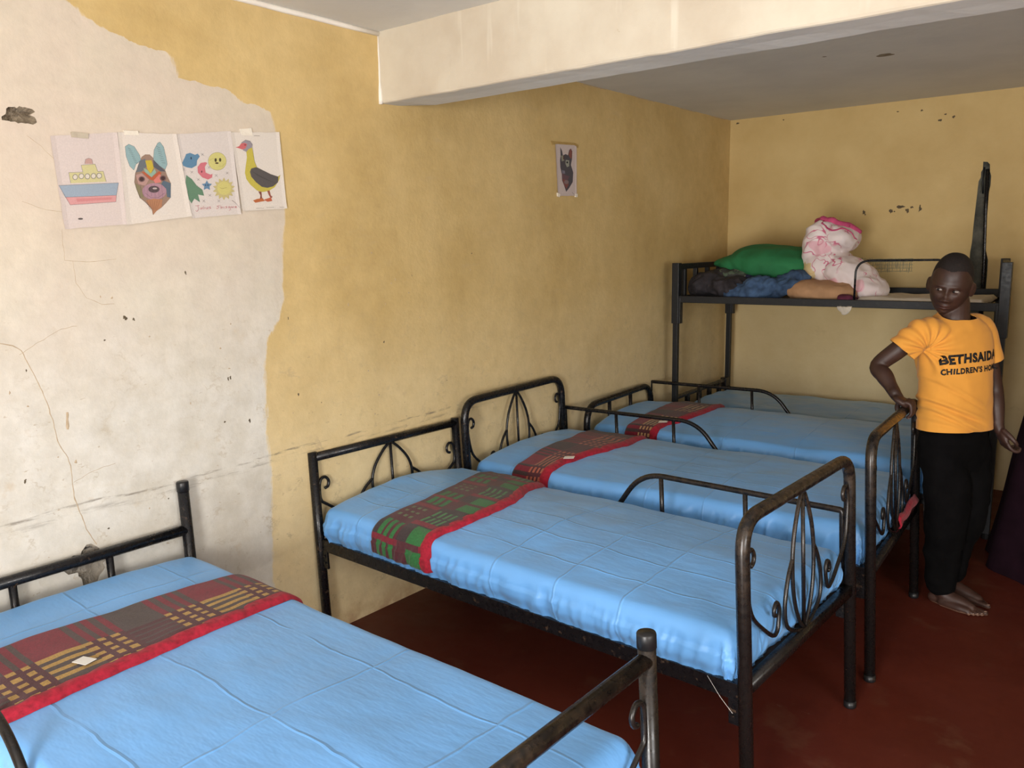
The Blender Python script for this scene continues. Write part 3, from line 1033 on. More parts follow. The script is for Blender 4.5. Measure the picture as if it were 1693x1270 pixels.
blanket(1, [(-.2, .335), (.17, .340), (.5, .360), (.80, .372), (.86, .375), (.93, .43), (1.05, .46)], [(-.2, .700), (.15, .716), (.37, .705), (.60, .685), (.70, .680), (.88, .662), (1.05, .655)],
        -.06, .965, plaid(GOLD, .47, .22), 'maroon and gold plaid blanket folded across the nearest bed', (.632, .268), .25, 1)
blanket(2, [(-.2, .366), (0, .367), (.11, .375), (.26, .390), (.48, .36), (.76, .25), (.90, .26), (1.0, .30)], [(-.2, .700), (0, .680), (.08, .682), (.16, .703), (.29, .712), (.48, .700), (.81, .575), (.9, .55), (1.0, .54)],
        -.102, .965, green_plaid, 'maroon blanket with green blocks folded across the bed, its end hanging at the side rail', None, .25, 2)
blanket(3, [(-.2, .27), (.10, .284), (.30, .286), (.52, .296), (.80, .244), (1.0, .235)], [(-.2, .47), (.15, .483), (.27, .52), (.42, .572), (.60, .587), (.80, .574), (1.0, .55)],
        -.095, 1.00, plaid(ORANGE, .47, .32, GREY=s2l((52, 34, 37))), 'maroon blanket with orange dots folded across the bed the boy holds', (.500, .190), .35, 3)
blanket(4, [(-.2, .27), (.08, .278), (.36, .30), (.65, .275), (.95, .30), (1.0, .30)], [(-.2, .45), (.14, .476), (.20, .525), (.32, .557), (.54, .588), (.89, .561), (1.0, .55)],
        -.085, .98, plaid(s2l((168, 132, 92)), .44, .30, GREY=s2l((60, 42, 42))), 'maroon and tan plaid blanket folded across the bed beside the bunk bed', (.470, .128), .2, 4)
# red corner of a blanket tucked under the mattress foot of the bed the boy holds
b3 = BEDS[3]
rows = []
for j in range(15):
    w = .50 + .44 * j / 14
    rows.append([Vector((LEN + .002 - .045 * .5 + .013 * nz(w * 9, n * .5) + .016 * math.sin(n / 6 * math.pi), w, .518 - .062 * n / 6 - .02 * nz(w * 7, 2))) for n in range(7)])
o = from_grid('tucked_blanket', rows, M['trim'])
o.modifiers.new('thickness', 'SOLIDIFY').thickness = .006
o.location = (b3['x'], b3['y'], 0); o.rotation_euler = (0, 0, b3['th'])
tag(o, 'red blanket corner tucked under the mattress foot behind the boy', 'blanket')

# ------------------------------------------------------------------ bunk bed
BK = dict(x=.1494, y=3.8126, th=.0284, W=.9246)
bunk = thing('bunk_bed', 'dark grey metal bunk bed against the far wall, clothes and pillows heaped on top', 'bunk bed', (BK['x'], BK['y'], 0), BK['th'])
ZU, ZT, ZL = 1.340, 1.556, .625
BW = BK['W']
bm = bmesh.new()
PQ = .021
for a in (0, LEN):
    end = None
    SK = .115 if a else 0.0      # the frame is racked: its right end slants
    sk = lambda c: (c[0] - SK * min(1, max(0, c[1] / BW)), c[1], c[2])
    bm = bmesh.new()
    box(bm, (a - .017, 0, ZT - .038), (a + .017, BW, ZT), .002, lambda c: sk((c[0], c[1], c[2] - .010 * math.sin(min(1, max(0, c[1] / BW)) * math.pi))))
    end = from_bm('bunk_end', bm, M['grey_steel'], bunk, False)
    bm = bmesh.new()
    box(bm, (a - .017, 0, ZU - .045), (a + .017, BW, ZU - .005), .002, sk)
    from_bm('end_rail', bm, M['grey_steel'], end, False)
    for w in (0, BW):   # square posts: lower section, thicker socket of the upper bunk
        e_ = SK if w else 0.0
        bm = bmesh.new()
        box(bm, (a - e_ - .0175, w - .0175, .004), (a - e_ + .0175, w + .0175, 1.24), .002)
        from_bm('post', bm, M['grey_steel'], end, False)
        bm = bmesh.new()
        box(bm, (a - e_ - .025, w - .025, 1.15), (a - e_ + .025, w + .025, ZT + .006), .003)
        from_bm('post_socket', bm, M['grey_steel'], end, False)
    for w in ((.115, .30, .50, .70) if a == 0 else (.18, .37, .56, .75)):
        bm = bmesh.new(); box(bm, (a - .014, w - .016, ZU - .02), (a + .014, w + .016, ZT - .01), .002, sk)
        from_bm('baluster', bm, M['grey_steel'], end, False)
    bm = bmesh.new()
    tube(bm, [sk((a, 0, ZL)), sk((a, BW, ZL + .008))], .0165, 10)
    box(bm, (a - .015, 0, .41), (a + .015, BW, .45), .002, sk)
    box(bm, (a - .024, BW - .085, ZL - .04), (a + .024, BW - .02, ZL + .028), .004, sk)
    from_bm('lower_end_rail', bm, M['black'], end, False)
    for w in (.20, .40, .58, .76):
        bm = bmesh.new(); box(bm, (a - .012, w - .020, .43), (a + .012, w + .020, ZL), .002, sk)
        from_bm('baluster', bm, M['black'], end, False)
    for w in (0, BW):
        bm = bmesh.new(); tube(bm, [sk((a, w, 0)), sk((a, w, .03))], .027, 12); from_bm('foot_cap', bm, M['cap'], end, False)
for w in (0, BW):
    bm = bmesh.new()
    L2 = LEN - (.115 if w else 0)
    box(bm, (.022, w - .018, ZU - .046), (L2 - .022, w + .018, ZU + (.028 if w else 0)), .003)
    sr = from_bm('upper_rail', bm, M['grey_steel'], bunk, False)
    for a in (.026, L2 - .026):
        bm = bmesh.new(); box(bm, (a - .012, w - .022, ZU - .19), (a + .012, w + .022, ZU - .01), .002)
        from_bm('bracket', bm, M['grey_steel'], sr, False)
    bm = bmesh.new()
    box(bm, (.018, w - .017, .400), (L2 - .018, w + .017, .450), .002)
    from_bm('lower_rail', bm, M['black'], bunk, False)
bm = bmesh.new()
for n in range(9):
    a = .08 + n * .205
    box(bm, (a, .018, ZU - .040), (a + .10, BW - .018, ZU - .022), .001)
from_bm('upper_slats', bm, M['ply'], bunk, False)
bm = bmesh.new()
for n in range(9):
    a = .08 + n * .205
    box(bm, (a, .018, .420), (a + .10, BW - .018, .436), .001)
from_bm('lower_slats', bm, M['ply'], bunk, False)
bm = bmesh.new()
tube(bm, fillet([(1.166, 0, ZU - .01), (1.166, 0, 1.573), (1.66, 0, 1.576), (1.66, 0, ZU - .01)], [.085, .06], 9), .0065, 10)
from_bm('guard_rail', bm, M['black'], bunk)

SH[5] = Sheet(5, BW, .03, LEN - .14, .022, BW - .022, .448, .04, 5, 0.0, .014)
SH[5].mesh('bed_sheet', mat_satin('blue_cotton_5', (0.15, 0.38, 0.74), (.3, .6), (.5, 1.1)), (BK['x'], BK['y'], 0), BK['th'], 'blue sheet on the lower bunk behind the other beds', SG, 110, 60)


def bk(a, w, z):
    return Vector((BK['x'] + math.cos(BK['th']) * a - math.sin(BK['th']) * w, BK['y'] + math.sin(BK['th']) * a + math.cos(BK['th']) * w, z))


def soft(name, parts, mat, label, cat, group=None, voxel=.011, wr=.012, wf=9.0, seed=0, crease=0.0, cut_z=None, flat=None, mats=None, smooth=6):
    """soft bundle: ellipsoids / pillows merged into one surface and crumpled. parts: (centre, radii, rotation xyz, exponent)"""
    bm = bmesh.new()
    for c, r, rot, ex in parts:
        g = bmesh.ops.create_icosphere(bm, subdivisions=4, radius=1.0)['verts']
        R = (Matrix.Rotation(rot[2], 3, 'Z') @ Matrix.Rotation(rot[1], 3, 'Y') @ Matrix.Rotation(rot[0], 3, 'X'))
        for v in g:
            d = v.co.normalized()
            n = (abs(d.x) ** ex + abs(d.y) ** ex + abs(d.z) ** ex) ** (-1 / ex)
            v.co = Vector(c) + R @ Vector((d.x * n * r[0], d.y * n * r[1], d.z * n * r[2]))
    o = from_bm(name, bm, mats or mat)
    md = o.modifiers.new('r', 'REMESH'); md.mode = 'VOXEL'; md.voxel_size = voxel
    md = o.modifiers.new('s', 'SMOOTH'); md.iterations = smooth; md.factor = .5
    bake_modifiers(o)
    me = o.data
    nr = [v.normal.copy() for v in me.vertices]
    for v, n in zip(me.vertices, nr):
        p = v.co
        q = noise.noise(Vector((p.x * wf + seed, p.y * wf, p.z * wf)))
        q2 = 1 - abs(noise.noise(Vector((p.x * wf * 1.7 + seed + 9, p.y * wf * 1.1, p.z * wf * 1.9)))) * 2.2
        v.co = p + n * (wr * q + crease * q2)
        if flat is not None and v.co.z < flat: v.co.z = flat
    for p in me.polygons: p.use_smooth = True
    return tag(o, label, cat, group)


TOPZ = ZU - .020   # top of the upper slats
M['green'] = mat_cloth('green_pillow_cloth', (0.022, 0.165, 0.060), 0.8, 0.2, 5)
M['denim'] = mat_cloth('blue_denim', (0.045, 0.085, 0.165), 0.9, 0.5, 14)
M['navy'] = mat_cloth('navy_cloth', (0.015, 0.018, 0.05), 0.9, 0.3, 14)
M['darkc'] = mat_cloth('dark_charcoal_cloth', (0.030, 0.026, 0.030), 0.9, 0.5, 16)
M['maroonc'] = mat_cloth('dark_maroon_cloth', (0.10, 0.02, 0.045), 0.9, 0.3, 16)
M['tan'] = mat_cloth('tan_cloth', (0.43, 0.25, 0.135), 0.9, 0.2, 7)
M['cream'] = mat_cloth('cream_cloth', (0.62, 0.56, 0.47), 0.85, 0.12, 10)


def mat_camo():
    k = NT('camouflage_cloth')
    co = k.coord()
    c = k.mix(k.ramp(k.noise(15, 2, 0.5, co), .50, .53), (0.035, 0.035, 0.032), (0.075, 0.105, 0.068))
    c = k.mix(k.ramp(k.noise(19, 2, 0.5, k.mapping(co, (1, 1, 1), (5, 2, 1))), .60, .63), c, (0.16, 0.15, 0.11))
    return k.out(c, 0.9)


def mat_duvet():
    k = NT('white_duvet_with_pink_print')
    co = k.coord()
    base = k.mix(k.ramp(k.noise(6, 3, .5, co), .35, .65), (0.70, 0.60, 0.60), (0.80, 0.72, 0.71))
    ring = k.ramp(k.math('ABSOLUTE', k.math('SUBTRACT', k.noise(12, 1.5, .4, co, .6), .5)), .008, .026, 1, 0)
    ring = k.math('MULTIPLY', ring, k.ramp(k.noise(6.5, 2, .5, k.mapping(co, (1, 1, 1), (7, 1, 3))), .44, .53))
    c = k.mix(k.math('MULTIPLY', ring, .85), base, (0.55, 0.05, 0.17))
    bl = k.ramp(k.noise(8, 1, .4, k.mapping(co, (1, 1, 1), (2, 8, 5))), .63, .67)
    c = k.mix(k.math('MULTIPLY', bl, .55), c, (0.72, 0.27, 0.36))
    # yellow flower and pink flower low on the left of the print
    for ctr, rad, cl in (((.935, 4.12, 1.475), .085, (0.68, 0.52, 0.22)), ((.845, 4.12, 1.50), .062, (0.62, 0.13, 0.26))):
        g = k.n('ShaderNodeVectorMath', operation='DISTANCE'); k.set(g.inputs[0], k.mapping(co, (1, .35, 1))); g.inputs[1].default_value = (ctr[0], ctr[1] * .35, ctr[2])
        dd = k.math('ADD', g.outputs['Value'], k.math('MULTIPLY', k.math('SUBTRACT', k.noise(22, 2, .5, co), .5), .07))
        c = k.mix(k.math('MULTIPLY', k.ramp(dd, rad - .008, rad, 1, 0), .85), c, cl)
    return k.out(c, .85, k.bump(k.noise(40, 3, .6, co), .15, .004))


def local(a, w, z):
    p = bk(a, w, z); return (p.x, p.y, p.z)


th5 = BK['th']
# mattress end and sheets on the boards of the upper bunk
bm = bmesh.new()
rows = []
for j in range(41):
    a = 1.16 + .68 * j / 40
    r = []
    for n in range(13):
        w = .04 + .60 * n / 12
        r.append(bk(a, w, TOPZ + .030 + .010 * nz(a * 9, w * 6, 3) - (.026 if n in (0, 12) or j in (0, 40) else 0)))
    rows.append(r)
o = from_grid('thin_mattress', rows, M['cream']); o.modifiers.new('thickness', 'SOLIDIFY').thickness = .006
tag(o, 'thin pale mattress lying on the upper bunk behind the boy', 'mattress')

o = soft('pillow', [(local(.925, .20, 1.375), (.225, .17, .068), (0, .06, .03), 2.6)], M['tan'], 'flat tan pillow at the front edge of the upper bunk, under the duvet', 'pillow', None, .009, .008, 11, 6, .004, flat=TOPZ)
soft('shirt_pile', [(local(.14, .33, 1.41), (.15, .26, .09), (0, -.2, 0), 2.3), (local(.34, .22, 1.385), (.20, .17, .07), (0, .1, .2), 2.3)], M['darkc'], 'dark charcoal clothes heaped at the head end of the upper bunk', 'clothes', 'clothes on the upper bunk', .010, .022, 11, 2, .012, flat=TOPZ)
soft('jacket', [(local(.30, .42, 1.455), (.20, .22, .065), (0, .05, -.1), 2.3)], mat_camo(), 'camouflage jacket crumpled under the green pillow', 'clothes', 'clothes on the upper bunk', .010, .022, 12, 11, .010, flat=TOPZ)
soft('jeans', [(local(.45, .13, 1.370), (.20, .10, .055), (0, -.05, -.1), 2.3), (local(.56, .15, 1.395), (.14, .11, .060), (0, .1, .3), 2.3), (local(.70, .20, 1.425), (.125, .13, .050), (.2, -.40, .25), 2.4)], M['denim'], 'crumpled blue denim jeans at the front edge of the upper bunk', 'clothes', 'clothes on the upper bunk', .009, .020, 13, 5, .012, flat=TOPZ)
soft('shirt', [(local(.46, .33, 1.43), (.15, .10, .05), (0, .1, .3), 2.3)], M['navy'], 'navy shirt between the jeans and the green pillow', 'clothes', 'clothes on the upper bunk', .010, .018, 12, 15, .008, flat=TOPZ)
soft('pillow', [(local(.53, .42, 1.555), (.30, .22, .105), (.15, .10, -.05), 2.7), (local(.36, .44, 1.557), (.24, .17, .068), (.1, -.06, 0), 2.1), (local(.24, .45, 1.562), (.16, .11, .036), (.1, -.10, 0), 2.0)], M['green'], 'big green pillow lying on the clothes of the upper bunk', 'pillow', None, .010, .014, 6, 7, .004)
o = soft('duvet', [(local(.865, .42, 1.665), (.120, .20, .160), (0, .12, 0), 2.8), (local(.965, .40, 1.715), (.105, .19, .075), (0, .35, 0), 2.4), (local(.89, .40, 1.53), (.135, .20, .130), (0, .45, 0), 2.4), (local(1.04, .36, 1.475), (.150, .21, .105), (0, .50, 0), 2.4), (local(1.16, .32, 1.395), (.115, .18, .080), (0, .45, 0), 2.4)],
         mat_duvet(), 'white duvet with pink print bundled upright on the upper bunk', 'duvet', None, .010, .014, 8, 21, .010, flat=TOPZ)
M['pink'] = mat_cloth('deep_pink_hem', (0.47, 0.065, 0.16), 0.85, .2, 20)
tb = BVHTree.FromObject(o, bpy.context.evaluated_depsgraph_get())
for zz, rr, ex in ((0, .025, 'hem'), (1, .0055, 'piping')):
    pts = []
    for n in range(33):
        t = n / 32
        # over the crest of the roll, from its left shoulder to the right lip
        a = (.775 + .315 * t) if zz == 0 else (.81 + .245 * t)
        w = .42 - .10 * math.sin(t * math.pi) if zz == 0 else .36 - .09 * math.sin(t * math.pi)
        z = (1.845 - .075 * t + .03 * math.sin(t * math.pi) - .10 * max(0, t - .8)) if zz == 0 else (1.785 - .09 * t)
        p = bk(a, w, z)
        hit = tb.find_nearest(p)
        pts.append(hit[0] + hit[1] * (.002 if zz == 0 else .001))
    bm = bmesh.new(); tube(bm, catmull(pts, sub=2), [rr * (.55 + .45 * math.sin(math.pi * min(1, max(0, q / 64)))) for q in range(len(catmull(pts, sub=2)))], 10)
    ch = from_bm(ex, bm, M['pink'], o); ch['label'] = 'deep pink hem along the duvet edge' if zz == 0 else 'pink piping below the hem'
soft('folded_cloth', [(local(1.115, .035, 1.345), (.055, .045, .022), (0, .1, 0), 2.3)], M['maroonc'], 'small maroon cloth at the lower edge of the printed duvet', 'cloth', None, .006, .006, 20, 8, .004, flat=TOPZ)
rows = []
for j in range(15):
    a = 1.075 + .085 * j / 14
    lo = 1.288 - .040 * math.sin(j / 14 * math.pi) ** .7 * (1.0 if j > 4 else .7)
    r = [bk(a, -.022 - .006 * nz(a * 40, t * 3), 1.300 + (lo - 1.300) * t) for t in (k_ / 6 for k_ in range(7))]
    r = [bk(a, .01, ZU - .030), bk(a, -.021, ZU - .047)] + r
    rows.append(r)
o = from_grid('cloth_scrap', rows, M['cream']); o.modifiers.new('thickness', 'SOLIDIFY').thickness = .003
tag(o, 'white cloth end hanging below the front rail of the upper bunk', 'cloth')

# ------------------------------------------------------------------ drawings taped to the wall
SIZES = {}
PAPER = {'boat': (0.640, 0.545, 0.505), 'fox': (0.710, 0.635, 0.560), 'space': (0.660, 0.590, 0.545), 'duck': (0.720, 0.650, 0.575), 'wolf': (0.600, 0.500, 0.470)}
LAB = {'boat': 'drawing of a blue and red boat, leftmost of the row on the wall', 'fox': 'drawing of a colourful long-eared animal face beside the boat drawing',
       'space': 'drawing of a rocket, moon, star and sun with red handwriting below', 'duck': 'drawing of a yellow duck with a grey wing, at the right end of the row',
       'wolf': 'small drawing of a dark long-eared animal face, alone on the wall near the bunk bed'}


def drawing(key, lift):
    corners, items = ART[key]
    TL, TR, BR, BL = [Vector(c) for c in corners]

    def st(p):
        s, t = .5, .5
        for _ in range(12):
            q = TL.lerp(TR, s).lerp(BL.lerp(BR, s), t)
            ds = TR - TL; dt = BL - TL
            e = Vector(p) - q
            det = ds.x * dt.y - ds.y * dt.x
            s += (e.x * dt.y - e.y * dt.x) / det; t += (ds.x * e.y - ds.y * e.x) / det
        return s, t

    def curl(s, t):
        e = max(0, abs(s - .5) - .44) / .06
        f_ = max(0, t - .93) / .07
        return lift + .0020 * e * e + .0025 * f_ * f_ + .0015 * t

    bm = bmesh.new()
    col = bm.loops.layers.float_color.new('pigment')
    base = tuple(c * .84 for c in PAPER[key])
    n, m = 14, 18
    g = []
    for j in range(m + 1):
        r = []
        for i in range(n + 1):
            s, t = i / n, j / m
            q = TL.lerp(TR, s).lerp(BL.lerp(BR, s), t)
            rag = .0018 * nz(s * 9, t * 9, lift * 500) if i in (0, n) or j in (0, m) else 0
            r.append(bm.verts.new((curl(s, t), q.x + rag, q.y + rag)))
        g.append(r)
    def paint(f, c):
        for l in f.loops: l[col] = (*c, 1)
    for j in range(m):
        for i in range(n):
            paint(bm.faces.new((g[j][i], g[j + 1][i], g[j + 1][i + 1], g[j][i + 1])), base)
    layer = 0
    K = .72
    def put(poly, c, lay):
        vs = []
        for p in poly:
            s, t = st(p)
            s = min(max(s, .01), .99); t = min(max(t, .01), .99)
            q = TL.lerp(TR, s).lerp(BL.lerp(BR, s), t)
            vs.append(bm.verts.new((curl(s, t) + .00045 + lay * .00004, q.x, q.y)))
        for tri in tessellate_polygon([[Vector((p[0], p[1], 0)) for p in poly]]):
            try:
                paint(bm.faces.new([vs[k_] for k_ in tri]), c)
            except ValueError:
                pass
    for it in items:
        layer += 1
        c = tuple(v * K for v in s2l(it[2]))
        if it[0] == 'p': put(it[1], c, layer)
        else:
            P = [Vector(p) for p in it[1]]; w = it[3] * .62
            for a, b in zip(P, P[1:]):
                d = b - a
                if d.length < 1e-5: continue
                d.normalize(); nn = Vector((-d.y, d.x)) * w * .5; a2 = a - d * w * .2; b2 = b + d * w * .2
                put([tuple(a2 - nn), tuple(b2 - nn), tuple(b2 + nn), tuple(a2 + nn)], c, layer)
    # all faces look into the room
    me = bpy.data.meshes.new('drawing')
    for f in bm.faces:
        f.normal_update()
        if f.normal.x < 0: f.normal_flip()
    bm.to_mesh(me); bm.free()
    me.materials.append(M['paper'])
    o = link(bpy.data.objects.new('drawing', me))
    return tag(o, LAB[key], 'drawing', 'drawings on the left wall')


def tape(name, pts, col, label, parent, off=.004):
    bm = bmesh.new()
    P = [Vector((0, *p)) for p in pts]
    f = [bm.verts.new((off + .0012 + .001 * (i % 2), p.y, p.z)) for i, p in enumerate(P)]; b = [bm.verts.new((.0005, p.y, p.z)) for p in P]
    bm.faces.new(f); bm.faces.new(list(reversed(b)))
    for i in range(len(P)):
        j = (i + 1) % len(P); bm.faces.new((f[i], f[j], b[j], b[i]))
    o = from_bm(name, bm, col, parent, False)
    if label: o['label'] = label
    return o


M['tape_grey'] = mat_plain('dull_tape', (0.40, 0.34, 0.26), (0.48, 0.42, 0.32), 30, .5)
M['tape_brown'] = mat_plain('brown_parcel_tape', (0.33, 0.21, 0.06), (0.42, 0.28, 0.10), 30, .4)
M['tape_clear'] = mat_plain('shiny_tape', (0.68, 0.62, 0.52), (0.74, 0.68, 0.58), 30, .15)

